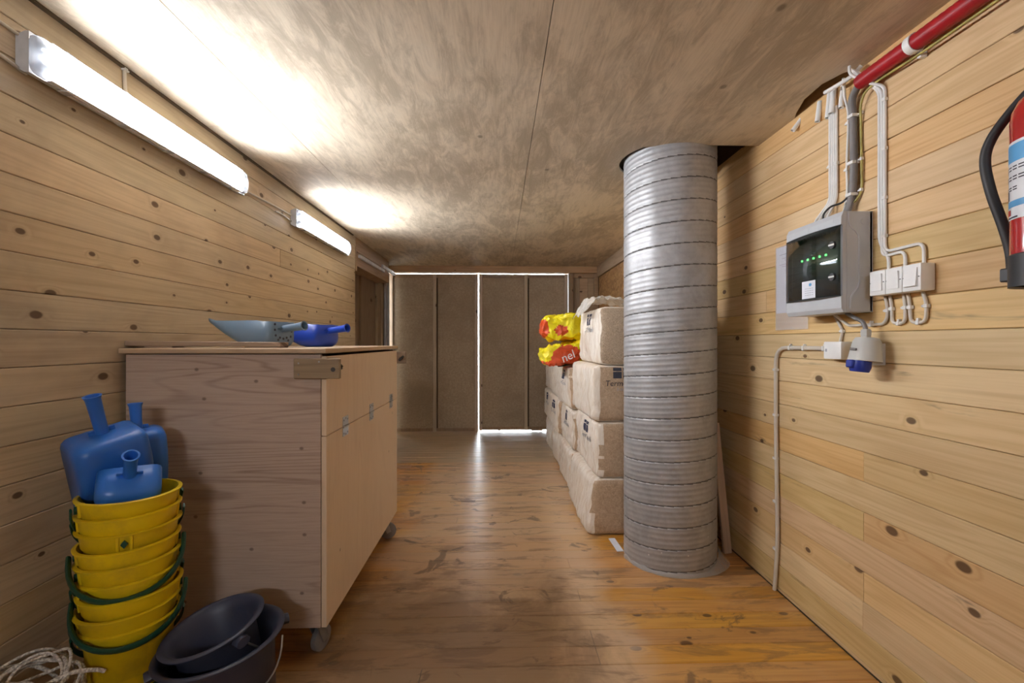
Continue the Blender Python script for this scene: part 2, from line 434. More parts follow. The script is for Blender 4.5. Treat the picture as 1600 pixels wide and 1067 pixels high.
class MB:
    def __init__(s):
        s.b = bmesh.new()

    def box(s, x0, x1, y0, y1, z0, z1, bev=0.0, seg=1, mi=0):
        r = bmesh.ops.create_cube(s.b, size=1.0)
        vs = r['verts']
        for v in vs:
            v.co = Vector((x0 + (v.co.x + .5) * (x1 - x0), y0 + (v.co.y + .5) * (y1 - y0), z0 + (v.co.z + .5) * (z1 - z0)))
        fs = list({f for v in vs for f in v.link_faces})
        for f in fs: f.material_index = mi
        if bev > 0:
            es = list({e for v in vs for e in v.link_edges})
            bmesh.ops.bevel(s.b, geom=es, offset=bev, segments=seg, affect='EDGES', profile=0.5)
        return s

    def ring(s, pts):
        return [s.b.verts.new(p) for p in pts]

    def bridge(s, A, B, closed=True, mi=0):
        n = len(A)
        for i in range(n if closed else n - 1):
            j = (i + 1) % n
            try:
                s.b.faces.new((A[i], A[j], B[j], B[i])).material_index = mi
            except ValueError:
                pass

    def cap(s, A, flip=False):
        s.b.faces.new(list(reversed(A)) if flip else A)

    def lathe(s, prof, seg=32, c=(0, 0, 0), closed=False, capb=False, capt=False):
        rs = []
        for r, z in prof:
            rs.append(s.ring([(c[0] + r * math.cos(2 * PI * k / seg), c[1] + r * math.sin(2 * PI * k / seg), c[2] + z) for k in range(seg)]))
        for a, b in zip(rs, rs[1:]): s.bridge(a, b)
        if closed: s.bridge(rs[-1], rs[0])
        if capb: s.cap(rs[0], True)
        if capt: s.cap(rs[-1])
        return s

    def tube(s, pts, r, seg=10, caps=True, flat=None):
        pts = [Vector(p) for p in pts]
        n = len(pts)
        up = None
        prev = None
        for i, p in enumerate(pts):
            t = (pts[min(i + 1, n - 1)] - pts[max(i - 1, 0)]).normalized()
            if up is None:
                up = t.orthogonal().normalized() if flat is None else Vector(flat)
            up = (up - t * up.dot(t)).normalized()
            sd = t.cross(up)
            rr = r[i] if isinstance(r, list) else r
            w = rr if not isinstance(rr, tuple) else rr
            ra, rb = (w if isinstance(w, tuple) else (w, w))
            cur = s.ring([p + up * (ra * math.cos(2 * PI * k / seg)) + sd * (rb * math.sin(2 * PI * k / seg)) for k in range(seg)])
            if prev: s.bridge(prev, cur)
            elif caps: s.cap(cur, True)
            prev = cur
        if caps: s.cap(prev)
        return s

    def cyl(s, a, b, r, seg=16):
        return s.tube([a, b], r, seg)

    def extrude(s, poly, axis, l0, l1, mi=0):
        """poly: 2-D outline; axis 0/1/2 = extrusion direction"""
        def P(u, v, l):
            return ((l, u, v), (u, l, v), (u, v, l))[axis]
        A = s.ring([P(u, v, l0) for u, v in poly]); B = s.ring([P(u, v, l1) for u, v in poly])
        s.bridge(A, B, mi=mi)
        s.cap(A, True); s.cap(B)
        return s

    def rbox(s, hx, hy, hz, r, nx=8, ny=8, nz=6, fn=None):
        """rounded box about the origin with a subdivided skin"""
        N_ = {}
        def vert(p):
            k = tuple(round(c, 5) for c in p)
            if k not in N_:
                q = Vector((max(-hx + r, min(hx - r, p[0])), max(-hy + r, min(hy - r, p[1])), max(-hz + r, min(hz - r, p[2]))))
                d = Vector(p) - q
                if d.length > 1e-9: q = q + d.normalized() * r
                if fn: q = fn(q, Vector(p))
                N_[k] = s.b.verts.new(q)
            return N_[k]
        def lin(h, n): return [-h + 2 * h * i / n for i in range(n + 1)]
        X, Y, Z = lin(hx, nx), lin(hy, ny), lin(hz, nz)
        def quad(a, b, c, d, mi):
            try: s.b.faces.new((a, b, c, d)).material_index = mi
            except ValueError: pass
        for i in range(nx):
            for j in range(ny):
                for z, fl in ((hz, 0), (-hz, 1)):
                    q = [vert((X[i], Y[j], z)), vert((X[i + 1], Y[j], z)), vert((X[i + 1], Y[j + 1], z)), vert((X[i], Y[j + 1], z))]
                    quad(*(reversed(q) if fl else q), 2)
        for i in range(nx):
            for k in range(nz):
                for y, fl in ((-hy, 0), (hy, 1)):
                    q = [vert((X[i], y, Z[k])), vert((X[i + 1], y, Z[k])), vert((X[i + 1], y, Z[k + 1])), vert((X[i], y, Z[k + 1]))]
                    quad(*(reversed(q) if fl else q), 1)
        for j in range(ny):
            for k in range(nz):
                for x, fl in ((hx, 0), (-hx, 1)):
                    q = [vert((x, Y[j], Z[k])), vert((x, Y[j + 1], Z[k])), vert((x, Y[j + 1], Z[k + 1])), vert((x, Y[j], Z[k + 1]))]
                    quad(*(reversed(q) if fl else q), 0)
        return s

    def build(s, name, mat, parent=None, smooth=False, recalc=True, keep_mi=True):
        if recalc: bmesh.ops.recalc_face_normals(s.b, faces=s.b.faces)
        me = bpy.data.meshes.new(name)
        s.b.to_mesh(me)
        s.b.free()
        if smooth is True:
            for p in me.polygons: p.use_smooth = True
        elif smooth:
            for p in me.polygons: p.use_smooth = True
            me.set_sharp_from_angle(angle=math.radians(smooth))
        return link(name, me, mat, parent)


def spline(pts, n=8):
    pts = [Vector(p) for p in pts]
    P_ = [pts[0]] + pts + [pts[-1]]
    out = []
    for i in range(1, len(P_) - 2):
        a, b, c, d = P_[i - 1:i + 3]
        for k in range(n):
            t = k / n
            out.append(0.5 * ((2 * b) + (c - a) * t + (2 * a - 5 * b + 4 * c - d) * t * t + (3 * b - a - 3 * c + d) * t ** 3))
    out.append(pts[-1])
    return out


def rounded(pts, rad, n=5):
    """polyline with rounded corners"""
    pts = [Vector(p) for p in pts]
    out = [pts[0]]
    for a, b, c in zip(pts, pts[1:], pts[2:]):
        r = min(rad, (a - b).length * .48, (c - b).length * .48)
        p, q = b + (a - b).normalized() * r, b + (c - b).normalized() * r
        for k in range(n + 1):
            t = k / n
            out.append(p * (1 - t) ** 2 + b * 2 * t * (1 - t) + q * t * t)
    out.append(pts[-1])
    return out


def text(name, body, size, loc, rot, mat, parent, shear=0.0, sx=1.0):
    cu = bpy.data.curves.new(name, 'FONT')
    cu.body = body
    cu.size = size
    cu.extrude = 0.0006
    cu.shear = shear
    cu.align_x = 'CENTER'
    cu.align_y = 'CENTER'
    cu.materials.append(M[mat])
    tmp = bpy.data.objects.new('lettering_outline', cu)
    me = bpy.data.meshes.new_from_object(tmp)
    bpy.data.objects.remove(tmp)
    o = link(name, me, None, parent)
    o.location = loc
    o.rotation_euler = rot
    o.scale = (sx, 1, 1)
    return o


# ------------------------------------------------------------------ the room
XL, XR, YB, YF, HC = -1.47, 1.42, -2.4, 6.50, 2.345
WALL_TOP = 2.62


def struct(name, mb, mat, label, smooth=False):
    o = mb.build(name, mat, smooth=smooth)
    o['kind'] = 'structure'
    o['label'] = label
    return o


floor = struct('floor', MB().box(-1.75, 1.6, YB - .1, 6.62, -0.12, -0.022), 'slab_dark', 'worn orange lacquered board floor with dark stains')
struct('ground', MB().box(-14, 14, 6.63, 26, -0.2, -0.06), 'outside_ground', 'pale gravel ground outside the double doors')
wl = struct('wall_left', MB().box(-1.75, XL - .021, YB, 4.69, -0.02, WALL_TOP), 'slab_dark', 'left wall of horizontal weathered pine boards')
wr = struct('wall_right', MB().box(XR + .021, 1.6, YB, 6.60, -0.02, WALL_TOP), 'slab_dark', 'right wall of warm yellow knotty pine boards')
struct('wall_rear', MB().box(-1.75, 1.6, YB - .1, YB, -0.02, WALL_TOP), 'pine_trim', 'pine wall behind the viewer')
roof = struct('roof', MB().box(-1.8, 1.62, YB - .1, 6.7, WALL_TOP, WALL_TOP + .08), 'slab_dark', 'dark roof deck above the plywood ceiling')

# floor boards across the room
PITCH = 0.1095


def board_profile(w, t, ch=0.0025, g=0.0008):
    """cross section: u across, v depth; front face at v=0, chamfered edges"""
    return [(g, -t), (w - g, -t), (w - g, -ch), (w - g - ch, 0), (g + ch, 0), (g, -ch)]


cache = {}


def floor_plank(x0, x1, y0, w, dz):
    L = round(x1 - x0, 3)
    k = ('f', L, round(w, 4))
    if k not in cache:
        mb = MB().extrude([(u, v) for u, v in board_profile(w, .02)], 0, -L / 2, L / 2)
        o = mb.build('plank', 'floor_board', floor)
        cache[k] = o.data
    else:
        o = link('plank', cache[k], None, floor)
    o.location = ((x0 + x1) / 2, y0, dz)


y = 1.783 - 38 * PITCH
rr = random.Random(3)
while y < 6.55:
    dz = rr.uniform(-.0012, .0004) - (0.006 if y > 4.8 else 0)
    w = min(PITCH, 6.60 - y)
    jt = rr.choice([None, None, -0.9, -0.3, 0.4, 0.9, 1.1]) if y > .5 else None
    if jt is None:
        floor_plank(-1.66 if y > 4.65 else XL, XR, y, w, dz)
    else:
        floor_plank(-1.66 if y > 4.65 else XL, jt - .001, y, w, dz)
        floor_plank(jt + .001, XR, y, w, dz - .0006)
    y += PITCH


# wall boards
def wall_plank(parent, mat, side, y0, y1, z0, z1, dx):
    L = round(y1 - y0, 3)
    w = round(z1 - z0, 4)
    k = (mat, side, L, w)
    if k not in cache:
        s = 1 if side == 'L' else -1
        prof = [(s * v, u) for u, v in board_profile(w, .02)]
        mb = MB()
        mb.extrude(prof, 1, -L / 2, L / 2)
        o = mb.build('plank', mat, parent)
        cache[k] = o.data
    else:
        o = link('plank', cache[k], None, parent)
    o.location = ((XL if side == 'L' else XR) + dx, (y0 + y1) / 2, z0)


zs = [0.004] + [1.192 + .117 * k for k in range(-10, 10)] + [2.41]
rr = random.Random(11)
right_joints = {7: 1.735, 8: None, 5: 1.735, 3: 1.735, 2: 1.74, 13: 2.38, 9: 3.6, 11: 0.4, 15: 3.2, 17: 1.0}
left_joints = {19: 1.745, 16: 3.1, 14: 0.6, 12: 3.4, 10: 1.0, 8: 3.0, 6: 0.9, 3: 1.3}
for i, (z0, z1) in enumerate(zip(zs, zs[1:])):
    for side, par, mat, yend, J in (('R', wr, 'pine_right', 4.6, right_joints), ('L', wl, 'pine_left', 4.69, left_joints)):
        j = J.get(i)
        segs = [(YB, yend)] if not j else [(YB, j - .0008), (j + .0008, yend)]
        for a, b in segs:
            dx = rr.uniform(-.0016, .0004)
            wall_plank(par, mat, side, a, b, z0, z1, dx if side == 'L' else -dx)

# right wall beyond the bales: board panel with a fascia board
o = MB().box(XR - .001, XR + .021, 4.602, 6.45, 0.0, 2.19).build('panel', 'osb', wr)
struct('trim_9', MB().box(XR - .03, XR - .002, 4.602, 6.438, 2.192, 2.344, .003), 'pine_trim_y', 'light fascia board high on the right wall by the doors')

# ceiling sheets
ceil = struct('ceiling', MB().box(-1.7, 1.1, YB, 6.6, HC + .045, HC + .06), 'slab_dark', 'stained brown plywood ceiling with sheet joints')
DX, DY, DR = 1.012, 2.685, 0.262          # ventilation duct
sheets = [[(-1.475, YB), (-1.069, YB), (-1.069, 2.3), (-1.475, 2.3)], [(-1.475, 2.303), (-1.069, 2.303), (-1.069, 4.74), (-1.475, 4.74)],
          [(-1.665, 4.743), (-1.069, 4.743), (-1.069, 6.50), (-1.665, 6.50)],
          [(-1.066, YB), (.170, YB), (.170, 1.14), (-1.066, 1.14)], [(-1.066, 1.143), (.170, 1.143), (.170, 3.57), (-1.066, 3.57)],
          [(-1.066, 3.573), (.170, 3.573), (.170, 5.6), (-1.066, 5.6)], [(-1.066, 5.603), (.170, 5.603), (.170, 6.50), (-1.066, 6.50)],
          [(.173, 3.573), (1.425, 3.573), (1.425, 6.50), (.173, 6.50)],
          [(.173, YB), (1.425, YB), (1.425, 1.1), (.173, 1.1)]]
hole = [(DX + .29 * math.cos(t), DY + .29 * math.sin(t)) for t in [math.radians(d) for d in range(236, 89, -7)]]
mid = [(.173, 1.103), (1.425, 1.103), (1.425, 1.74), (1.375, 1.78), (1.345, 1.86), (1.352, 1.98), (1.395, 2.10), (1.425, 2.16), (1.425, 2.455), (.93, 2.455)] + hole[2:] + [(1.425, 2.99), (1.425, 3.57), (.173, 3.57)]
for sh in sheets + [mid]:
    MB().extrude(sh, 2, HC, HC + .012).build('panel', 'ceiling_ply', ceil)

# back wall: frame, beam, boarded side light, two door leaves
wb = struct('wall_back', MB().box(1.05, 1.6, 6.545, 6.60, -.02, 2.26), 'slab_dark', 'boarded end wall beside the double doors')
for k, (a, b) in enumerate(((1.055, 1.155), (1.157, 1.275), (1.277, 1.36))):
    MB().box(a, b, 6.525, 6.545, 0, 2.19, .002).build('plank', 'pine_dark' if k == 0 else 'pine_trim', wb)
struct('trim_1', MB().box(-1.68, 1.42, 6.44, 6.60, 2.253, 2.345, .003).box(-1.68, 1.42, 6.44, 6.6, 2.36, WALL_TOP), 'pine_trim', 'pine beam across the top of the doorway')
struct('trim_2', MB().box(.992, 1.052, 6.46, 6.60, 0, 2.25, .003), 'pine_dark', 'pine door post right of the double doors')
struct('trim_3', MB().box(1.36, 1.42, 6.48, 6.545, 0, 2.25, .003).box(1.052, 1.36, 6.49, 6.545, 2.19, 2.25), 'pine_trim', 'pine framing in the right back corner')


def leaf(n, x0, x1, zb, cuts, label):
    d = struct(n, MB().box(x0, x1, 6.545, 6.575, zb, 2.244), 'slab_dark', label)
    xs = [x0] + cuts + [x1]
    for k, xx in enumerate(xs):
        if k == 0: a, b = xx, xx + .045
        elif k == len(xs) - 1: a, b = xx - .045, xx
        else: a, b = xx - .024, xx + .024
        MB().box(a, b, 6.497 + (.012 if 0 < k < len(xs) - 1 else 0), 6.545, zb, 2.240, .002).build('batten', 'pine_batten', d)
    for a, b in zip(xs, xs[1:]):
        MB().box(a + .045, b - .028 if b != x1 else b - .046, 6.527, 6.545, zb + .045, 2.19).build('panel', 'hardboard', d)
    for z0, z1 in ((zb, zb + .045), (2.19, 2.233)):
        MB().box(x0 + .046, x1 - .046, 6.53, 6.5449, z0, z1, .002).build('rail', 'pine_dark', d)
    return d


leaf('door_1', -1.555, -.301, -.006, [-.919], 'left leaf of the brown double doors')
d2 = leaf('door_2', -.287, .983, .011, [.384], 'right leaf of the brown double doors')
MB().box(.46, .62, 6.50, 6.545, .001, .0105).box(-.02, .02, 6.52, 6.545, .001, .0105).build('threshold_block', 'pine_dark', d2)

# left corner: recessed side door, lintel with sliding rail, galvanised post
struct('door_3', MB().box(-1.69, -1.66, 4.70, 5.44, 0, 2.10).box(-1.69, -1.64, 5.45, 6.08, 0, 2.06, .003).box(-1.645, -1.638, 5.45, 6.08, 1.56, 1.575), 'pine_dark', 'dark boarded side door in the left recess')
struct('trim_4', MB().box(-1.70, -1.62, 6.12, 6.30, 0, 2.253).box(-1.72, -1.66, 6.12, 6.60, 0, WALL_TOP).box(-1.66, -1.60, 6.30, 6.44, 0, 2.25), 'pine_dark', 'dark corner post left of the double doors')
struct('trim_10', MB().box(-1.600, -1.540, 6.40, 6.44, 0, 2.25), 'galvanised', 'galvanised stop strip behind the bright post')
struct('trim_5', MB().box(-1.592, -1.557, 6.34, 6.375, 0, 2.195, .003), 'galvanised', 'bright galvanised post left of the doors')
struct('trim_6', MB().box(-1.75, -1.475, 4.69, 6.12, 2.06, WALL_TOP).box(-1.476, -1.462, 4.69, 6.0, 2.20, 2.345, .002).box(-1.48, -1.465, 4.69, 4.74, 2.0, 2.2), 'pine_trim_y', 'board lintel above the left recess')
struct('trim_7', MB().box(-1.475, -1.445, 4.80, 5.80, 2.15, 2.185, .003).box(-1.475, -1.44, 5.7, 6.38, 2.195, 2.235, .003), 'rail_white', 'pale metal sliding rail on the lintel')
struct('wall_recess', MB().box(-1.78, -1.69, 4.68, 6.62, -.02, WALL_TOP), 'slab_dark', 'dark wall behind the left recess')
struct('trim_8', MB().box(XL, XL + .014, YB, 4.6, 2.337, 2.345), 'slab_dark', 'dark joint strip along the left ceiling edge')


# ------------------------------------------------------------------ lamps
def lamp(y0, y1, zc, label):
    t = empty('batten_lamp', (XL, (y0 + y1) / 2, zc), label, 'lamp', 'tube lamps on the left wall')
    L = (y1 - y0) / 2
    MB().extrude([(0, -.05), (.028, -.063), (.040, -.063), (.040, .063), (.028, .063), (0, .05)], 1, -L, L).build('base', 'lamp_base', t)
    prof = [(.040, -.061)] + [(.042 + .030 * math.sin(a) ** .55, -.061 * math.cos(a)) for a in [PI * k / 14 for k in range(1, 14)]] + [(.040, .061)]
    front = [(.058, -.058)] + [(.058 + .014 * math.sin(a), -.058 * math.cos(a)) for a in [PI * k / 12 for k in range(1, 12)]] + [(.058, .058)]
    MB().extrude(front, 1, -L + .055, L - .055).build('diffuser', 'lamp_glow', t, smooth=40)
    for sg in (-1, 1):
        MB().box(.0395, .0585, -L + .055, L - .055, min(sg * .0605, sg * .0585), max(sg * .0605, sg * .0585)).build('diffuser_skirt', 'lamp_skirt', t)
    for s in (-1, 1):
        e = MB()
        rings_ = []
        for k, (dl, sc) in enumerate(((.054, 1.0), (.026, 1.0), (.012, .95), (.004, .82), (.0, .6))):
            rings_.append(e.ring([(.040 + (x - .040) * sc, s * (L - dl), z * (sc if k else 1)) for x, z in prof]))
        for a, b in zip(rings_, rings_[1:]): e.bridge(a, b)
        e.cap(rings_[-1])
        e.build('end_cap', 'lamp_clear', t, smooth=50)
        for zz in (-.028, .028):
            MB().cyl((.055, s * (L - .052), zz), (.055, s * (L - .018), zz), .011, 14).build('tube_socket', 'tube_cap', t, smooth=40)
    for s in (-1, 1):
        for k in range(5):
            yy = -L + .12 + k * (2 * L - .24) / 4
            MB().box(.022, .058, yy - .016, yy + .016, s * .062 - .003, s * .062 + .004, .002).build('clip', 'lamp_clear', t)
    return t


lamp(1.425, 2.595, 2.155, 'long white tube lamp nearest the viewer on left wall')
lamp(3.25, 4.36, 2.150, 'shorter looking white tube lamp nearer the doors')
rear_fill = lamp(-.45, .45, 2.12, 'unseen fill lamp added on the rear wall behind the viewer')  # added fill light, out of view, brightens the chest front and left wall
rear_fill.location = (-.35, YB, 2.12)
rear_fill.rotation_euler = (0, 0, PI / 2)


def cable(name, pts, r, mat, label, group=None, rad=.03, clips=(), clipmat='cable_white', smooth_path=False, cat='cable', seg=10):
    pts = [Vector(p) for p in pts]
    path = spline(pts, 7) if smooth_path else rounded(pts, rad)
    c0 = pts[0]
    o = MB().tube([p - c0 for p in path], r, seg).build(name, mat, smooth=60)
    o.location = c0
    tag(o, label, cat, group)
    for cx, cy, cz, ax in clips:
        m = MB()
        s_ = .006
        rr_ = r + .0015
        if ax == 'z':
            m.box(-rr_, rr_, -rr_, rr_, -s_, s_, .001).box(-.004, .006, rr_, rr_ + .008, -s_ * .6, s_ * .6)
        else:
            m.box(-rr_, rr_, -s_, s_, -rr_, rr_, .001).box(-.004, .006, -s_ * .6, s_ * .6, rr_, rr_ + .008)
        c = m.build('clip', clipmat, o)
        c.location = (cx - c0.x, cy - c0.y, cz - c0.z)
    return o


xw = XL + .007
cable('lamp_cable', [(xw, -.26, 2.16), (xw, .3, 2.20), (xw, 1.15, 2.215), (xw, 1.45, 2.205)], .005, 'cable_cream', 'upper cream cable entering the near end of the long lamp', smooth_path=True)
cable('lamp_cable', [(xw, -.26, 2.12), (xw, .3, 2.13), (xw, 1.2, 2.125), (xw, 1.45, 2.10)], .0055, 'cable_cream', 'lower cream cable entering the near end of the long lamp', smooth_path=True)
cable('lamp_cable', [(xw, 2.60, 2.14), (xw, 2.95, 2.155), (xw, 3.245, 2.165)], .0055, 'cable_cream', 'cream cable linking the two tube lamps', smooth_path=True)
cable('lamp_cable', [(xw, 3.02, 2.125), (xw + .004, 3.1, 2.128), (xw, 3.245, 2.122)], .005, 'cable_cream', 'short cream cable stub beside the near end of the farther lamp', smooth_path=True)
cable('lamp_cable', [(xw, 1.82, 2.344), (xw, 1.82, 2.28), (xw, 1.83, 2.205)], .0065, 'cable_cream', 'short cream cable dropping from ceiling to the long lamp', clips=[(xw, 1.82, 2.335, 'z')])

# ------------------------------------------------------------------ ventilation duct
mb = MB()
SEG, pitch = 96, .1185
nz = int(HC / .0034)
prev = None
rings_ = []
for i in range(nz + 1):
    z = i * (HC + .12) / nz
    row = []
    for k in range(SEG):
        th = 2 * PI * k / SEG
        ph = (z / pitch - k / SEG) % 1.0
        r = DR
        r -= .0055 * max(0, 1 - abs(ph - .5) / .035)               # lock seam groove
        for c_ in (.0, .25, .75, 1.0):
            d = abs(ph - c_)
            r += .0012 * max(0, math.cos(min(1, d / .085) * PI / 2))
        row.append((DX + r * math.cos(th), DY + r * math.sin(th), z))
    rings_.append(mb.ring(row))
for i, (a, b) in enumerate(zip(rings_, rings_[1:])):
    for k in range(SEG):
        ph = ((i + .5) * (HC + .12) / nz / pitch - (k + .5) / SEG) % 1.0
        f = mb.b.faces.new((a[k], a[(k + 1) % SEG], b[(k + 1) % SEG], b[k]))
        f.material_index = 1 if abs(ph - .5) < .026 else 0
duct = empty('ventilation_duct', (0, 0, 0), 'wide ribbed galvanised ventilation duct standing from floor to ceiling', 'duct')
mb.build('pipe', ['galvanised', 'seam_dirt'], duct, smooth=True)
# film bunched round its foot
mb = MB()
prev = None
for k in range(40):
    th = math.radians(-178 + k * 5.4)
    wob = mnoise.noise(Vector((k * .5, 0, 0)))
    wide = .004 + .055 * max(0, math.cos(th - math.radians(-15))) ** 5 + .006 * wob
    cur = mb.ring([(DX + (DR + .006) * math.cos(th), DY + (DR + .006) * math.sin(th), .022 + .09 * max(0, math.cos(th - .1)) ** 4 + .012 * wob),
                   (DX + (DR + .012 + wide * .4) * math.cos(th), DY + (DR + .012 + wide * .4) * math.sin(th), .012 + .03 * max(0, math.cos(th - .1)) ** 4 + .006 * wob),
                   (DX + (DR + .01 + wide) * math.cos(th), DY + (DR + .01 + wide) * math.sin(th), .002)])
    if prev: mb.bridge(prev, cur, closed=False)
    prev = cur
mb.build('foot_film', 'duct_film', duct, smooth=True)
o = MB().box(-.02, .02, -.09, .09, 0, .004).build('card_sheet', 'paper')
o.location = (.730, 2.83, .0005); o.rotation_euler = (0, 0, .05)
tag(o, 'white card strip on the floor beside the duct foot', 'card')
o = MB().box(-.024, .024, -.011, .011, 0, .78, .002).build('wood_offcut', timber('offcut', (2, 0, 1), (.46, .33, .21), (.33, .22, .13), knots=.5))
o.location = (1.372, 2.70, .002); o.rotation_euler = (-.05, -.075, .1)
tag(o, 'narrow wooden board leaning upright behind the duct', 'board')

# ------------------------------------------------------------------ plywood chest on castors
CX0, CX1, CY0, CY1, CZ0, CZ1 = -1.443, -.676, 1.80, 3.03, .152, 1.226
chest = empty('feed_chest', (-1.06, 2.41, 0), 'large plywood feed chest on castors against the left wall', 'chest')


def ch(mb, name, mat, parent=None, **k):
    o = mb.build(name, mat, parent or chest, **k)
    if parent is None: o.location = (1.06, -2.41, 0)
    return o


ch(MB().box(CX0, CX1 - .022, CY0, CY0 + .018, CZ0, CZ1 - .004, .0015), 'front_panel', 'chest_ply')
ch(MB().box(CX0, CX1 - .022, CY1 - .018, CY1, CZ0, CZ1 - .004, .0015), 'rear_panel', 'chest_ply')
ch(MB().box(CX0, CX0 + .018, CY0 + .018, CY1 - .018, CZ0, CZ1 - .004), 'side_panel', 'chest_ply_side')
ch(MB().box(CX0 + .018, CX1 - .022, CY0 + .018, CY1 - .018, CZ0, CZ0 + .018), 'bottom_panel', 'chest_ply_side')
ch(MB().box(CX1 - .020, CX1, CY0 + .002, CY1, CZ0, .9, .0015), 'lower_side_panel', 'chest_ply_side')
flap = ch(MB().box(CX1 - .020, CX1, CY0 + .002, CY1, .903, CZ1 - .012, .0015), 'hinged_flap', 'chest_ply_side')
ch(MB().box(CX0 - .012, CX1 + .006, CY0 - .022, CY1 + .005, CZ1, CZ1 + .020, .003), 'lid', 'chest_ply_top')
for yy in (2.02, 2.425, 2.86):
    h = MB().box(CX1 - .002, CX1 + .0025, yy - .035, yy + .035, .905, .945, .001).box(CX1 - .002, CX1 + .0025, yy - .035, yy + .035, .86, .898, .001)
    h.cyl((CX1 + .003, yy - .036, .9015), (CX1 + .003, yy + .036, .9015), .0045, 8)
    ho = ch(h, 'hinge', 'steel')
    for a in (-.024, 0, .024):
        for zz in (.93 if a else .936, .873 if a else .867):
            MB().cyl((CX1 + .0022, yy + a, zz), (CX1 + .0032, yy + a, zz), .004, 8).build('screw', 'dark_steel', ho)
# latch block with bolt at the front corner, and one at the far corner
def latch(y0, y1, yb):
    bl = ch(MB().box(CX1 - .118, CX1 + .058, y0, y1, 1.128, 1.207, .003), 'latch_block', 'pine_grey')
    yf = y0 if y0 < 2.4 else y1
    d = -.001 if y0 < 2.4 else .001
    for xx, zz in ((CX1 - .098, 1.188), (CX1 - .098, 1.145), (CX1 - .02, 1.194)):
        MB().cyl((xx, yf + d, zz), (xx, yf - d, zz), .0035, 8).build('screw', 'steel', bl)
    MB().cyl((CX1 + .034, yf + d, 1.164), (CX1 + .034, yf - d, 1.164), .009, 12).build('hole', 'dark_steel', bl)
    MB().cyl((CX1 + .034, yb, 1.164), (CX1 + .034, yb + (.07 if yb < 2.4 else -.07), 1.164), .006, 10).tube(
        [(CX1 + .02, yb + (.03 if yb < 2.4 else -.03), 1.15), (CX1 + .034, yb + (.03 if yb < 2.4 else -.03), 1.164), (CX1 + .05, yb + (.03 if yb < 2.4 else -.03), 1.178)], .008, 8).build('bolt', 'dark_steel', bl, smooth=40)


latch(CY0 - .022, CY0, CY0)
latch(CY1, CY1 + .022, CY1)
for xx, yy, rz in ((CX1 - .07, CY0 + .075, 1.25), (CX1 - .07, CY1 - .075, .4), (CX0 + .08, CY0 + .075, 0), (CX0 + .08, CY1 - .075, .3)):
    ca = bpy.data.objects.new('castor', None); COL.objects.link(ca); ca.parent = chest
    ca.location = (xx + 1.06, yy - 2.41, 0); ca.rotation_euler = (0, 0, rz)
    MB().box(-.04, .04, -.035, .035, .147, .152).cyl((0, 0, .128), (0, 0, .147), .022, 12).build('plate', 'steel', ca)
    m = MB()
    for s in (-1, 1):
        m.extrude([(-.022, .13), (.022, .13), (.045, .05), (.02, .04)], 1, s * .019, s * .023)
    m.box(-.022, .022, -.023, .023, .126, .13)
    m.build('fork', 'steel', ca)
    m = MB()
    for prof in ([(.0, -.015), (.042, -.015), (.05, -.010), (.0505, 0), (.05, .010), (.042, .015), (0, .015)],):
        rs = [m.ring([(.03 + r * math.cos(2 * PI * k / 24), v, .051 + r * math.sin(2 * PI * k / 24)) for k in range(24)]) for r, v in prof if r > 0]
        for a, b in zip(rs, rs[1:]): m.bridge(a, b)
        m.cap(rs[0]); m.cap(rs[-1])
    m.build('wheel', 'cable_grey', ca, smooth=40)

LID = CZ1 + .020
o = MB().box(-.29, .29, -.045, .045, .006, .026, .002).box(-.22, -.12, -.04, .04, 0, .006).box(.15, .29, -.04, .04, 0, .006).build('board', 'pine_grey')
o.location = (-1.185, 1.90, LID + .0005); o.rotation_euler = (0, 0.01, .10)
tag(o, 'short flat pine board lying on the chest lid', 'board')


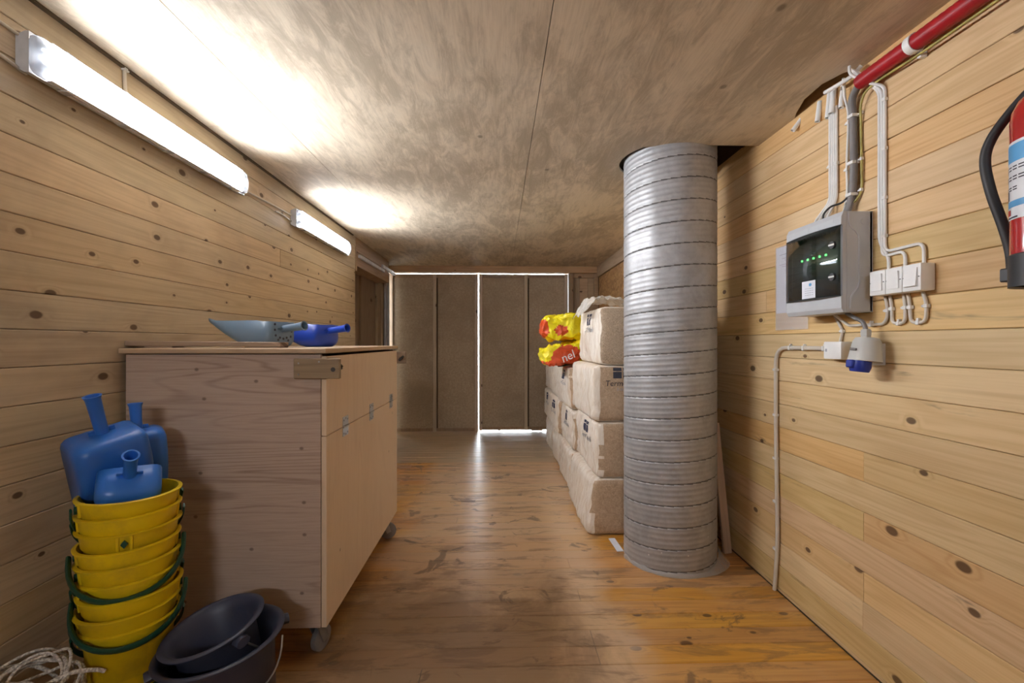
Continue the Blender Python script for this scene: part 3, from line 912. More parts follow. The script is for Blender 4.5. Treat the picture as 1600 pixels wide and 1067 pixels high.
# ------------------------------------------------------------------ scoops
def scoop(label, mat, W0=.17, W1=.22, L=.30, H=.125, hl=.13, hr=.0165, group=None, holes=False, cat='scoop'):
    t = empty('feed_scoop', (0, 0, 0), label, cat, group)
    m = MB()
    secs = []
    def sec(x, w, zb, zt, rc):
        pts = [(x, -w / 2, zt)]
        rc = min(rc, (zt - zb) * .9)
        for k in range(7):
            a = PI / 2 * k / 6
            pts.append((x, -w / 2 + rc * (1 - math.cos(a)), zb + rc * (1 - math.sin(a))))
        for k in range(7):
            a = PI / 2 * (1 - k / 6)
            pts.append((x, w / 2 - rc * (1 - math.cos(a)), zb + rc * (1 - math.sin(a))))
        pts.append((x, w / 2, zt))
        return pts
    data = [(0.0, W0 - .05, .026, H - .001, .03), (.004, W0 - .025, .012, H, .035), (.012, W0 - .008, .004, H, .035), (.026, W0, 0.0, H, .035)]
    for k in range(1, 9):
        u = k / 8
        x = .026 + (L - .026) * u
        zb = 0 if x < L * .36 else (H * .96) * ((x - L * .36) / (L * .64)) ** 1.35
        zt = H + (.012 * max(0, (u - .8) / .2) ** 2) + .004
        data.append((x, W0 + (W1 - W0) * u, min(zb, zt - .012), zt, .035 * (1 - .5 * u)))
    rs = [m.ring(sec(*d)) for d in data]
    for a, b in zip(rs, rs[1:]): m.bridge(a, b, closed=False)
    m.cap(rs[0])
    bo = m.build('bowl', mat, t, smooth=50)
    md = bo.modifiers.new('thick', 'SOLIDIFY'); md.thickness = .0035; md.offset = 1
    m = MB().lathe([(hr, 0), (hr * 1.02, hl * .5), (hr * 1.12, hl - .012), (hr * 1.35, hl), (hr * 1.05, hl), (hr * .85, hl - .012), (hr * .8, .002)], 18, closed=True)
    for s in (-1, 1):
        m.extrude([(0, s * hr * .7), (0, s * (hr + .022)), (.03, s * hr * .7)], 0, -.002, .002) if False else m.box(-.002, .002, s * hr * .8, s * (hr + .016), 0, .022)
    ho = m.build('handle', mat, t, smooth=40)
    ho.rotation_euler = (0, -PI / 2 + .12, 0)
    ho.location = (.006, 0, H * .70)
    if holes:
        for yy, zz in ((-.05, .095), (-.05, .07), (-.045, .045), (-.02, .04), (.02, .04), (.045, .05), (.05, .075), (.05, .1), (0, .035), (.03, .03), (-.03, .028)):
            MB().cyl((-.0046, yy, zz), (-.0030, yy, zz), .0055, 8).build('drain_hole', 'ink', t)
        for xx, zz in ((.045, .095), (.075, .075), (.055, .055), (.095, .05), (.04, .04)):
            for s in (-1,):
                w = W0 + (W1 - W0) * (xx / L)
                MB().cyl((xx, s * (w / 2 + .0046), zz), (xx, s * (w / 2 + .0025), zz), .005, 8).build('drain_hole', 'ink', t)
    return t


a = scoop('pale grey blue feed scoop with drain holes on the chest lid', 'grey_scoop', W0=.165, W1=.20, L=.31, H=.112, holes=True, hl=.125)
a.location = (-.985, 2.10, LID + .004); a.rotation_euler = (0, 0, PI - .30)
b = scoop('bright royal blue feed scoop on the far part of the chest lid', 'royal_scoop', W0=.16, W1=.20, L=.28, H=.108, hl=.13)
b.location = (-.875, 2.36, LID + .004); b.rotation_euler = (0, 0, PI - .42)


# ------------------------------------------------------------------ buckets
def bail(axis_deg, R, drop_deg, z, w=.011, th=.0035, sx=1.0, bulge=1.0):
    a = Vector((math.cos(axis_deg), math.sin(axis_deg), 0))
    d = Vector((math.sin(axis_deg), -math.cos(axis_deg), 0)) * math.cos(drop_deg) + Vector((0, 0, -math.sin(drop_deg)))
    pts = []
    for k in range(25):
        t = PI * k / 24
        pts.append(Vector((0, 0, z)) + a * (R * math.cos(t)) + d * (R * bulge * math.sin(t) ** .8))
    nrm = a.cross(d).normalized()
    return MB().tube(pts, (w, th), 8, flat=nrm)


SX, SY, SZ = -1.19, 1.505, .185
RIM, BASE, BH, STEP = .130, .100, .21, .0495
tub = MB().lathe([(.150, 0), (.153, .006), (.122, SZ - .008), (.116, SZ - .0005), (.02, SZ - .0005)], 36, capb=True, capt=True).build('tub', 'green_tub', smooth=40)
tub.location = (SX, SY, 0)
tag(tub, 'dark green upturned tub under the yellow bucket stack', 'tub')
ORD = ['topmost', 'second from top', 'third from top', 'fourth from top', 'middle', 'sixth from top', 'seventh from top', 'second from bottom', 'lowest']
EXTRA = ['holding blue scoops', 'dirty and dull', 'with a green button in front', 'from which the upper green handle hangs', 'crossed by the upper green handle',
         'just below the upper green handle', 'from which the lower green handle hangs', 'crossed by the lower green handle', 'showing its full side']
bmesh_data = None
pins = None
for k in range(9):
    n = 8 - k                          # lowest has n = 0
    z0 = SZ + n * STEP
    t = empty('bucket', (SX + rr.uniform(-.003, .003), SY + rr.uniform(-.003, .003), z0),
              'yellow bucket, %s of the stack, %s' % (ORD[k], EXTRA[k]), 'bucket', 'yellow buckets stacked by the left wall')
    t.rotation_euler = (rr.uniform(-.012, .012), rr.uniform(-.012, .012), 0)
    if bmesh_data is None:
        o = MB().lathe([(0.002, 0), (BASE - .008, 0), (BASE, .006), (RIM - .016, BH - .058), (RIM - .010, BH - .052), (RIM - .004, BH - .009), (RIM + .005, BH - .007),
                        (RIM + .006, BH - .002), (RIM + .003, BH), (RIM - .005, BH), (RIM - .0085, BH - .012), (RIM - .019, BH - .058), (BASE - .004, .009), (.002, .006)], 48, closed=False).build('body', 'yellow_bucket', t, smooth=50)
        bmesh_data = o.data
    else:
        o = link('body', bmesh_data, None, t)
    ax = [.85, .6, 0, .62, .9, .75, .55, .8, .7][k]
    if k == 2: ax = math.atan2(-SY, -SX) - .12
    for s in (0, PI):
        dx, dy = math.cos(ax + s), math.sin(ax + s)
        m = MB().tube([(dx * (RIM - .012), dy * (RIM - .012), BH - .03), (dx * (RIM + .003), dy * (RIM + .003), BH - .03)], (.012, .009), 4, flat=(0, 0, 1))
        m.build('pivot', 'green_handle', t)
        for e in (-.13, .13):
            ex, ey = math.cos(ax + s + e), math.sin(ax + s + e)
            MB().tube([(ex * (RIM - .004), ey * (RIM - .004), BH - .008), (ex * (RIM - .008), ey * (RIM - .008), BH - .05)], .0045, 6).build('lug', 'yellow_bucket', t)
    if k in (3, 6):
        bm_ = bail(ax, RIM + .012, math.radians(46 if k == 3 else 42), BH - .028, w=.018, th=.007, bulge=1.2)
    elif k == 0:
        bm_ = bail(ax + PI, RIM + .010, math.radians(66), BH - .028, bulge=1.02)
    elif k == 2:
        continue                       # its handle is gone, only the green pivot is left
    else:
        bm_ = bail(ax + PI, RIM + .010, math.radians(60), BH - .028)
    bm_.build('handle', 'green_handle', t, smooth=50)

# scoops standing in the top bucket, mouths down
TOPZ = SZ + 8 * STEP + BH
g = 'blue scoops in the top yellow bucket'


def inbucket(label, W0, W1, L, H, hl, loc, rot, hr=.0165):
    s = scoop(label, 'blue_scoop', W0=W0, W1=W1, L=L, H=H, hl=hl, hr=hr, group=g)
    s.location = loc
    s.rotation_euler = rot
    return s


# local x (mouth) -> down, local z -> away from the viewer
def basis(yaw, lean, roll):
    B = Matrix(((0, -1, 0), (0, 0, 1), (-1, 0, 0)))
    Rm = Matrix.Rotation(yaw, 3, 'Z') @ Matrix.Rotation(roll, 3, 'Y') @ Matrix.Rotation(lean, 3, 'X') @ B
    return Rm.to_euler()


inbucket('big blue scoop standing mouth down in the top yellow bucket', .185, .195, .30, .125, .135, (-1.20, 1.455, .955), basis(.98, .26, -.24), .018)
inbucket('blue scoop tucked behind the big one, only its handle showing', .15, .16, .25, .10, .10, (-1.225, 1.585, .955), basis(.75, .10, -.05))
inbucket('smaller dark blue scoop in front at the rim of the top bucket', .155, .16, .14, .10, .105, (-1.125, 1.415, .802), basis(.66, .85, .04))

# black buckets
def black_bucket(label, loc, rot, R, Bs, H, bail_ax, bail_drop, lug_ax):
    t = empty('mortar_bucket', loc, label, 'bucket', 'black buckets beside the chest')
    t.rotation_euler = rot
    MB().lathe([(0.002, 0), (Bs - .01, 0), (Bs, .008), (R - .022, H - .03), (R - .006, H - .012), (R + .008, H - .010), (R + .011, H - .004), (R + .006, H), (R - .004, H),
                (R - .012, H - .008), (R - .028, H - .03), (Bs - .005, .012), (.002, .008)], 56).build('body', 'black_bucket', t, smooth=50)
    for s in (0, PI):
        dx, dy = math.cos(lug_ax + s), math.sin(lug_ax + s)
        MB().tube([(dx * (R - .004), dy * (R - .004), H - .024), (dx * (R + .022), dy * (R + .022), H - .028)], (.016, .022), 8, flat=(0, 0, 1)).build('lug', 'black_bucket', t, smooth=50)
    m = bail(bail_ax, R + .012, bail_drop, H - .026, w=.0032, th=.0032, bulge=.96)
    m.build('handle', 'steel', t, smooth=60)
    return t


black_bucket('outer black bucket on the floor holding a tilted bucket', (-.866, 1.505, 0), (.03, -.10, 0), .174, .128, .318, .1, math.radians(68), .62 + PI)
black_bucket('inner black bucket tilted inside the outer one', (-.868, 1.525, .095), (.12, -.20, 0), .138, .10, .275, 2.6, math.radians(55), 2.6)
tubr = MB().lathe([(.10, 0), (.13, .20), (.138, .205), (.138, .212), (.128, .212), (.098, .01)], 32, capb=True).build('tub', 'black_bucket', smooth=40)
tubr.location = (-1.325, 1.20, 0)
tag(tubr, 'black tub under the coiled rope by the left wall', 'tub')

# rope coil
mb = MB()
rr = random.Random(5)
for k in range(11):
    R = rr.uniform(.075, .125)
    cx, cy = rr.uniform(-.03, .03), rr.uniform(-.03, .03)
    tx, ty = rr.uniform(-.5, .5), rr.uniform(-.1, .45)
    ec = rr.uniform(.65, 1.0)
    ro = rr.uniform(0, PI)
    pts = []
    for q in range(37):
        th = 2 * PI * q / 36
        p = Vector((R * math.cos(th), R * ec * math.sin(th), 0))
        p = Matrix.Rotation(ro, 3, 'Z') @ p
        p = Matrix.Rotation(tx, 3, 'X') @ Matrix.Rotation(ty, 3, 'Y') @ p
        pts.append(p + Vector((cx, cy, .07 + k * .004 + .01 * math.sin(3 * th + k))))
    mb.tube(pts, .0042 if k % 4 else .006, 7, caps=False)
mb.tube(spline([(.03, .02, .09), (.09, .05, .11), (.135, .075, .10), (.15, .09, .085)], 5), .006, 7)
rope = mb.build('rope', 'rope', smooth=60)
rope.location = (-1.325, 1.30, .205)
tag(rope, 'coiled pale rope bundle in the bottom left corner', 'rope')


# ------------------------------------------------------------------ shavings bales
def bale(x0, x1, y0, y1, z0, z1, seed, label, end='bale_end', logo=None, lean=0.0, wrapw=.0):
    t = empty('shavings_bale', ((x0 + x1) / 2, (y0 + y1) / 2, z0), label, 'bale', 'wrapped shavings bales stacked behind the duct')
    hx, hy, hz = (x1 - x0) / 2, (y1 - y0) / 2, (z1 - z0) / 2
    def fn(q, p):
        u, v, w = p.x / hx, p.y / hy, p.z / hz
        b = .018
        q = q.copy()
        if abs(u) > .98: q.x += math.copysign(b * (1 - v * v) * (1 - w * w), u)
        if abs(v) > .98: q.y += math.copysign(b * .6 * (1 - u * u) * (1 - w * w), v)
        nn = mnoise.noise_vector(Vector((p.x * 5 + seed * 3.1, p.y * 5, p.z * 6 + seed)))
        fine = mnoise.noise_vector(Vector((p.x * 14 + seed, p.y * 14, p.z * 9)))
        side = max(0, -u - .7) / .3
        pl_ = mnoise.noise(Vector((p.y * 17 + seed * 2.3, p.z * 4.0 + p.y * 3, seed)))
        pl2 = mnoise.noise(Vector((p.y * 9 + p.z * 12, p.z * 9 - p.y * 6, seed + 4.0)))
        q.x += side * (.016 * abs(pl_) + .018 * abs(pl2) - .008)
        q.x += nn.x * .013 + fine.x * .004; q.y += nn.y * .009 + fine.y * .003
        q.z += (nn.z * .006) * (1 - abs(w)) 
        q.x += lean * (p.z / hz)
        return q
    m = MB().rbox(hx, hy, hz, .034, 16, 30, 20, fn)
    for f in m.b.faces:                      # the side film laps round the front edge
        c_ = f.calc_center_median()
        if f.material_index == 1 and c_.x < -hx + .02 + wrapw: f.material_index = 0
    o = m.build('body', ['bale_film', end, 'bale_film'], t, smooth=True)
    o.location = (0, 0, hz)
    from mathutils.bvhtree import BVHTree
    bvh = BVHTree.FromPolygons([v.co.copy() for v in o.data.vertices], [tuple(p.vertices) for p in o.data.polygons])
    def press(me, axis, off):
        """lay a flat print onto the bulging face (axis 0: aisle face, 1: front face)"""
        d = Vector((1, 0, 0)) if axis == 0 else Vector((0, 1, 0))
        for v in me.vertices:
            p = v.co - Vector((0, 0, hz))
            p[axis] = -5.0
            hit = bvh.ray_cast(p, d)[0]
            if hit: v.co[axis] = hit[axis] - off
    def patch(m, axis, a0, a1, z0_, z1_):
        n = 5
        g_ = [[m.b.verts.new((-hx, a, z) if axis == 0 else (a, -hy, z)) for a in [a0 + (a1 - a0) * i / n for i in range(n + 1)]] for z in [z0_ + (z1_ - z0_) * i / n for i in range(n + 1)]]
        for r0, r1 in zip(g_, g_[1:]): m.bridge(r0, r1, closed=False)
    def prn(body, size, ax, u, z, mat):
        tx = text('lettering', body, size, (0, 0, 0), (0, 0, 0), mat, t, .12)
        for v in tx.data.vertices:
            x, y = v.co.x, v.co.y
            v.co = Vector((-hx, u - x, z + y)) if ax == 0 else Vector((u + x, -hy, z + y))
        press(tx.data, ax, .0022)
    if logo == 'side':
        m = MB()
        for k in (0, 1):
            yc = -hy * .30 + k * .075
            patch(m, 0, yc - .03, yc + .03, hz * 2 - .055, hz * 2 - .036)
            patch(m, 0, yc - .03, yc + .03, hz * 2 - .115, hz * 2 - .062)
        lo = m.build('logo', 'ink_blue', t); press(lo.data, 0, .002)
        prn('Term-Teknik', .05, 0, -hy * .30 + .03, hz * 2 - .15, 'print_grey')
    if logo == 'front':
        m = MB()
        for k in range(3):
            xc = -hx + .165 + k * .066
            patch(m, 1, xc - .028, xc + .028, hz * 2 - .036, hz * 2 - .014)
            patch(m, 1, xc - .028, xc + .028, hz * 2 - .084, hz * 2 - .041)
        lo = m.build('logo', 'ink', t); press(lo.data, 1, .002)
        prn('Term-Teknik', .052, 1, -hx + .222, hz * 2 - .118, 'ink')
        prn('5-dobler vekt', .028, 1, -hx + .235, hz * 2 - .156, 'print_grey')
    return t


G = .004
B = bale
B(.590, 1.38, 2.965, 3.74, .0, .372, 1, 'bottom bale of the nearest column beside the duct', lean=.022)
B(.640, 1.39, 2.965, 3.72, .374, .742, 2, 'bale second from floor in the nearest column, creased film', logo='side', wrapw=.01)
B(.610, 1.39, 2.965, 3.76, .744, 1.116, 3, 'bale with dark logo and lettering facing the viewer, under the top one', logo='front', wrapw=.05)
B(.655, 1.39, 2.965, 3.66, 1.118, 1.505, 4, 'topmost bale with coarse shavings showing, behind the duct', end='bale_shavings', logo='side')
B(.600, 1.38, 3.765, 4.46, .0, .352, 5, 'bottom bale of the second column')
B(.615, 1.38, 3.765, 4.46, .354, .70, 6, 'bale second from floor in the second column', logo='side')
B(.585, 1.38, 3.785, 4.46, .702, 1.06, 7, 'upper bale of the second column under the yellow sacks', logo='side')
B(.605, 1.38, 4.485, 5.14, .0, .352, 8, 'bottom bale of the third column')
B(.580, 1.38, 4.485, 5.14, .354, .70, 9, 'bale second from floor in the third column', logo='side')
B(.590, 1.38, 4.485, 5.14, .702, 1.05, 10, 'upper bale of the third column')
B(.610, 1.38, 5.165, 5.83, .0, .352, 11, 'bottom bale of the column farthest back')
B(.590, 1.38, 5.165, 5.83, .354, .70, 12, 'bale second from floor in the column farthest back', logo='side')
B(.605, 1.38, 5.165, 5.83, .702, 1.04, 13, 'upper bale of the column farthest back')


def sheet(name, mat, nx, ny, fn, label, cat):
    m = MB()
    rows = [m.ring([fn(i / nx, j / ny) for i in range(nx + 1)]) for j in range(ny + 1)]
    for a, b in zip(rows, rows[1:]): m.bridge(a, b, closed=False)
    o = m.build(name, mat, smooth=True)
    md = o.modifiers.new('thick', 'SOLIDIFY'); md.thickness = .0012
    return tag(o, label, cat)


def wrapfn(u, v):
    a = mnoise.noise_vector(Vector((u * 4.0, v * 3.0, 2.2)))
    b = mnoise.noise_vector(Vector((u * 11.0, v * 9.0, 7.7)))
    rid = (abs(a.y) * .045 + abs(b.x) * .022)
    hump = .050 * math.sin(PI * min(1, u * 1.1)) ** .7 * (.45 + .55 * math.sin(PI * v))
    return Vector((.57 + u * .36 + a.x * .03 + b.y * .012, 3.06 + v * .42 + a.y * .035,
                   1.528 + hump + rid + b.z * .012 - .085 * max(0, .22 - u) / .22))


sheet('plastic_film', 'clear_film', 44, 34, wrapfn, 'loose clear plastic film lying on the topmost bale', 'plastic film')
m = MB().tube(spline([(0, 0, 0), (.015, .01, .035), (.05, .015, .05), (.075, .01, .02)], 5), (.012, .004), 6).tube(spline([(-.01, 0, 0), (.0, .01, .03), (-.005, .02, .045)], 5), (.012, .004), 6)
o = m.build('strap_end', 'black_rubber', smooth=50); o.location = (.885, 3.15, 1.512)
tag(o, 'small curled black strap end on the topmost bale', 'strap')


# yellow sacks
def sack(label, loc, rot, hx, hy, hz, seed, patches, word=None):
    t = empty('feed_sack', loc, label, 'sack', 'yellow sacks on the bales')
    t.rotation_euler = rot
    def fn(q, p):
        u, v, w = p.x / hx, p.y / hy, p.z / hz
        q = q.copy()
        q.z *= 1 - .22 * abs(u) ** 3
        a = mnoise.noise_vector(Vector((p.x * 6 + seed, p.y * 6, p.z * 6)))
        b = mnoise.noise_vector(Vector((p.x * 13 + seed, p.y * 12, p.z * 14)))
        c = mnoise.noise_vector(Vector((p.x * 27 + seed, p.y * 25, p.z * 27)))
        q += Vector((a.x * .035, a.y * .03, a.z * .035)) + Vector((abs(b.x) * .03 - .012, abs(b.y) * .03 - .012, .022 - abs(b.z) * .055)) + c * .009
        return q
    m = MB().rbox(hx, hy, hz, hz * .5, 40, 28, 18, fn)
    for f in m.b.faces:
        c = f.calc_center_median()
        f.material_index = 1 if any((c.x - px) ** 2 / rx ** 2 + (c.z - pz) ** 2 / rz_ ** 2 < 1 and c.y < hy * .75 for px, pz, rx, rz_ in patches) else 0
    m.build('body', ['bag_yellow', 'bag_orange'], t, smooth=28)
    if word:
        text('lettering', word[0], word[1], word[2], word[3], 'ink_white', t, .1)
    return t


N = NT('bag_yellow'); N.set(color=(0.90, 0.77, 0.012), rough=0.3); N.bump(N.noise(N.obj(), 11.0, 4.0, 0.6, 1.6), 0.8, 0.02); M['bag_yellow'] = N.m
N = NT('bag_orange2'); N.set(color=(0.68, 0.085, 0.02), rough=0.3); N.bump(N.noise(N.obj(), 11.0, 4.0, 0.6, 1.6), 0.8, 0.02); M['bag_orange'] = N.m
sack('lower crumpled yellow sack with a big orange panel and white letters', (.655, 4.02, 1.172), (.0, -.16, .08), .285, .20, .090, 3.0,
     [(-.11, -.01, .13, .10), (-.26, -.07, .09, .05)], ('nel', .10, (-.105, -.243, -.005), (PI / 2 - .1, -.25, 0)))
sack('upper rolled yellow sack with two orange patches', (.640, 4.06, 1.388), (.0, .02, -.05), .25, .18, .105, 21.0, [(-.25, -.01, .05, .085), (-.10, -.02, .06, .045)])
o = MB().tube(spline([(0, 0, 0), (.08, .0, .012), (.15, .02, .03), (.2, .05, .045)], 5), (.03, .006), 8, flat=(0, 1, .2)).build('strap_end', 'green_tub', smooth=50)
o.location = (.50, 3.88, 1.066); tag(o, 'dark green strap end hanging under the yellow sacks', 'strap')

# ------------------------------------------------------------------ distribution box on the right wall
EX0, EX1, EY0, EY1, EZ0, EZ1 = 1.296, 1.419, 1.690, 2.018, 1.384, 1.768
box = empty('fuse_box', (EX1, (EY0 + EY1) / 2, EZ0), 'grey fuse box with smoked window on the right wall', 'fuse box')
BO = Vector((EX1, (EY0 + EY1) / 2, EZ0))


def bx_(mb, name, mat, **k):
    o = mb.build(name, mat, box, **k)
    o.location = -BO
    return o


# hollow rear body
m = MB().box(EX0 + .02, EX1, EY0, EY0 + .012, EZ0, EZ1, .003).box(EX0 + .02, EX1, EY1 - .012, EY1, EZ0, EZ1, .003)
m.box(EX0 + .02, EX1, EY0 + .012, EY1 - .012, EZ0, EZ0 + .012).box(EX0 + .02, EX1, EY0 + .012, EY1 - .012, EZ1 - .012, EZ1).box(EX1 - .01, EX1, EY0, EY1, EZ0, EZ1)
# raised rim line on the side facing the viewer
m.tube(rounded([(EX0 + .035, EY0, EZ0 + .012), (EX0 + .035, EY0, EZ0 + .06), (EX0 + .07, EY0, EZ0 + .10), (EX0 + .07, EY0, EZ1 - .09), (EX0 + .03, EY0, EZ1 - .05), (EX0 + .03, EY0, EZ1 - .004)], .02), .004, 6)
m.cyl((EX1 - .035, EY0 + .001, EZ1 - .04), (EX1 - .035, EY0 - .002, EZ1 - .04), .012, 14)
m.cyl((EX1 - .04, EY0 + .001, EZ0 + .15), (EX1 - .04, EY0 - .0015, EZ0 + .15), .018, 14)
bx_(m, 'body', 'enclosure_grey')
bx_(MB().box(EX1 - .055, EX1 - .045, EY0 + .012, EY1 - .012, EZ0 + .012, EZ1 - .012), 'mounting_plate', 'socket_grey')
for k in range(18):
    m = MB().box(EX0 + .045, EX1 - .056, EY1 - .10, EY1 - .085, EZ0 + .07 + k * .0145, EZ0 + .081 + k * .0145, .002)
    bx_(m, 'breaker', 'socket_grey')
# door frame: top and bottom aprons, and narrow stiles, round the window
WZ0, WZ1 = EZ0 + .062, EZ1 - .052
m = MB()
m.extrude([(EX0 + .02, EZ1), (EX0 + .010, EZ1), (EX0 + .001, EZ1 - .02), (EX0, WZ1), (EX0 + .02, WZ1)], 1, EY0, EY1)
m.extrude([(EX0 + .02, EZ0), (EX0 + .010, EZ0), (EX0 + .001, EZ0 + .016), (EX0, WZ0), (EX0 + .02, WZ0)], 1, EY0, EY1)
m.box(EX0 + .006, EX0 + .02, EY0, EY0 + .010, WZ0, WZ1).box(EX0 + .006, EX0 + .02, EY1 - .006, EY1, WZ0, WZ1)
m.box(EX0 + .0005, EX0 - .0005, EY1 - .145, EY1 - .085, EZ1 - .036, EZ1 - .024).box(EX0 + .0005, EX0 - .0005, EY0 + .04, EY0 + .09, EZ1 - .036, EZ1 - .024)
bx_(m, 'door', 'enclosure_grey')
m = MB()
rows = []
ny = 16
for i in range(ny + 1):
    u = i / ny
    yv = EY0 + .001 + (EY1 - EY0 - .003) * u
    xb = EX0 - .001 - .022 * (1 - (2 * u - 1) ** 2) * .75
    rows.append(m.ring([(xb, yv, WZ0 + .001), (xb - .001, yv, (WZ0 + WZ1) / 2), (xb, yv, WZ1 - .001)]))
for a, b in zip(rows, rows[1:]): m.bridge(a, b, closed=False)
wn = bx_(m, 'window', 'smoked_window', smooth=True)
md = wn.modifiers.new('thick', 'SOLIDIFY'); md.thickness = .0015
for zz in (WZ0 + .001, WZ1 - .001):
    m = MB().tube([(EX0 - .001 - .0165 * (1 - (2 * i / 16 - 1) ** 2), EY0 + .001 + (EY1 - EY0 - .003) * i / 16, zz) for i in range(17)], .0022, 6)
    bx_(m, 'window_gasket', 'black_plastic')
def wx(yv):
    u = (yv - EY0) / (EY1 - EY0)
    return EX0 - .002 - .0165 * (1 - (2 * u - 1) ** 2)
for zz in (1.645, 1.522):
    yv = EY0 + .032
    bx_(MB().cyl((wx(yv) + .002, yv, zz), (wx(yv) - .006, yv, zz), .0145, 20), 'lock', 'black_plastic', smooth=40)
    bx_(MB().box(wx(yv) - .0085, wx(yv) - .006, yv - .015, yv + .015, zz - .0035, zz + .0035, .001), 'lock_slot', 'white_plastic')
m = MB()
for k in range(5):
    yv = EY1 - .076 - k * .036
    bx_(MB().box(EX0 + .018, EX0 + .022, yv - .004, yv + .004, 1.617, 1.625), 'indicator_light', 'led_green')
ya, yb = EY0 + .115, EY0 + .195
m = MB()
m.tube([], 0) if False else None
vs = []
for i in range(5):
    yv = ya + (yb - ya) * i / 4
    vs.append(m.ring([(wx(yv) - .0012, yv, 1.450), (wx(yv) - .0012, yv, 1.522)]))
for a, b in zip(vs, vs[1:]): m.bridge(a, b, closed=False)
bx_(m, 'sticker', 'paper')
m = MB()
for i in range(5):
    yv = ya + .022 + i * .003
    m.box(wx(yv) - .0021, wx(yv) - .0014, yv - .001, yv + .0016, 1.502 - .002 * (i % 3), 1.510 + .003 * (i % 2))
bx_(m, 'sticker_mark', 'label_blue')
m = MB()
for r_ in range(4):
    for i in range(4):
        yv = ya + .016 + i * .013
        m.box(wx(yv) - .0020, wx(yv) - .0013, yv - .005, yv + .005, 1.490 - r_ * .009, 1.4915 - r_ * .009)
bx_(m, 'sticker_print', 'print_grey')

# papers in a sleeve behind the box
pap = empty('document_sleeve', (XR - .003, 2.15, 1.33), 'clear sleeve with a printed sheet hanging behind the fuse box', 'document')
MB().box(-.0015, 0, -.10, .135, .085, .415).build('sheet', 'paper', pap)
MB().box(-.0035, -.0028, -.105, .14, 0, .42).build('sleeve', 'sleeve_film', pap)
m = MB()
for k, zz in enumerate((.375, .355, .345, .325, .315, .295)):
    m.box(-.0022, -.0014, .04, .11 - .02 * (k % 3), zz, zz + .003)
m.build('print', 'print_grey', pap)

# three surface switches
yb_ = [(1.441, 1.5095), (1.5105, 1.577), (1.578, 1.646)]
for k, (a, b) in enumerate(yb_):
    t = empty('light_switch', (XR - .001, (a + b) / 2, 1.485), ['white surface switch farthest from the fuse box', 'middle one of three white surface switches', 'white surface switch next to the fuse box'][k], 'switch', 'white wall switches')
    w = (b - a) / 2
    MB().box(-.050, 0, -w, w, -.046, .044, .004, 2).build('housing', 'white_plastic', t, smooth=40)
    m = MB().extrude([(-.0505, -.030), (-.0535 if k else -.0585, -.030), (-.056 if k else -.0525, .030), (-.0505, .030)], 1, -.023, .023)
    m.build('rocker', 'white_plastic', t)
    for s in (-1, 1): MB().cyl((-.0512, s * (w - .006), 0), (-.0498, s * (w - .006), 0), .002, 8).build('screw', 'ink', t)

# junction box
jb = empty('junction_box', (XR - .001, 1.842, 1.236), 'small white junction box under the fuse box', 'junction box')
MB().box(-.047, 0, -.052, .047, -.036, .036, .004, 2).build('housing', 'white_plastic', jb, smooth=40)
MB().box(-.0478, -.0468, .026, .035, -.006, .006).build('mark', 'print_grey', jb)

# blue industrial socket hanging under the box
so = empty('power_socket', (1.363, 1.655, 1.235), 'grey industrial socket with blue flap below the fuse box', 'socket')
m = MB()
def oval(rx, ry, z, n=28, cx=0, cy=0): return m.ring([(cx + rx * math.cos(2 * PI * k / n), cy + ry * math.sin(2 * PI * k / n), z) for k in range(n)])
rs = [oval(.024, .030, .052), oval(.034, .040, .050), oval(.041, .048, .036), oval(.050, .056, -.030), oval(.051, .058, -.036), oval(.045, .052, -.037)]
for a, b in zip(rs, rs[1:]): m.bridge(a, b)
m.cap(rs[0], True); m.cap(rs[-1])
m.build('housing', 'socket_grey', so, smooth=50).rotation_euler = (0, .12, 0)
MB().lathe([(.016, .050), (.016, .058), (.0175, .060), (.0175, .078), (.013, .084)], 6, capb=True, capt=True).build('cable_gland', 'socket_grey', so)
m = MB()
rs = [oval(.033, .035, -.030, cx=-.014), oval(.034, .036, -.060, cx=-.016), oval(.028, .031, -.078, cx=-.016)]
for a, b in zip(rs, rs[1:]): m.bridge(a, b)
m.cap(rs[0], True); m.cap(rs[-1])
m.box(-.056, -.03, -.012, .022, -.066, -.036, .004)
m.build('flap', 'socket_blue', so, smooth=45).rotation_euler = (0, .12, 0)
m = MB()
m.tube([(-.0475, -.014, .008), (-.0475, .014, .010)], (.005, .003), 8, flat=(0, 0, 1))
m.build('slot', 'cable_grey', so)
MB().box(.0, .056, -.022, .022, -.05, .03).build('bracket', 'socket_grey', so)

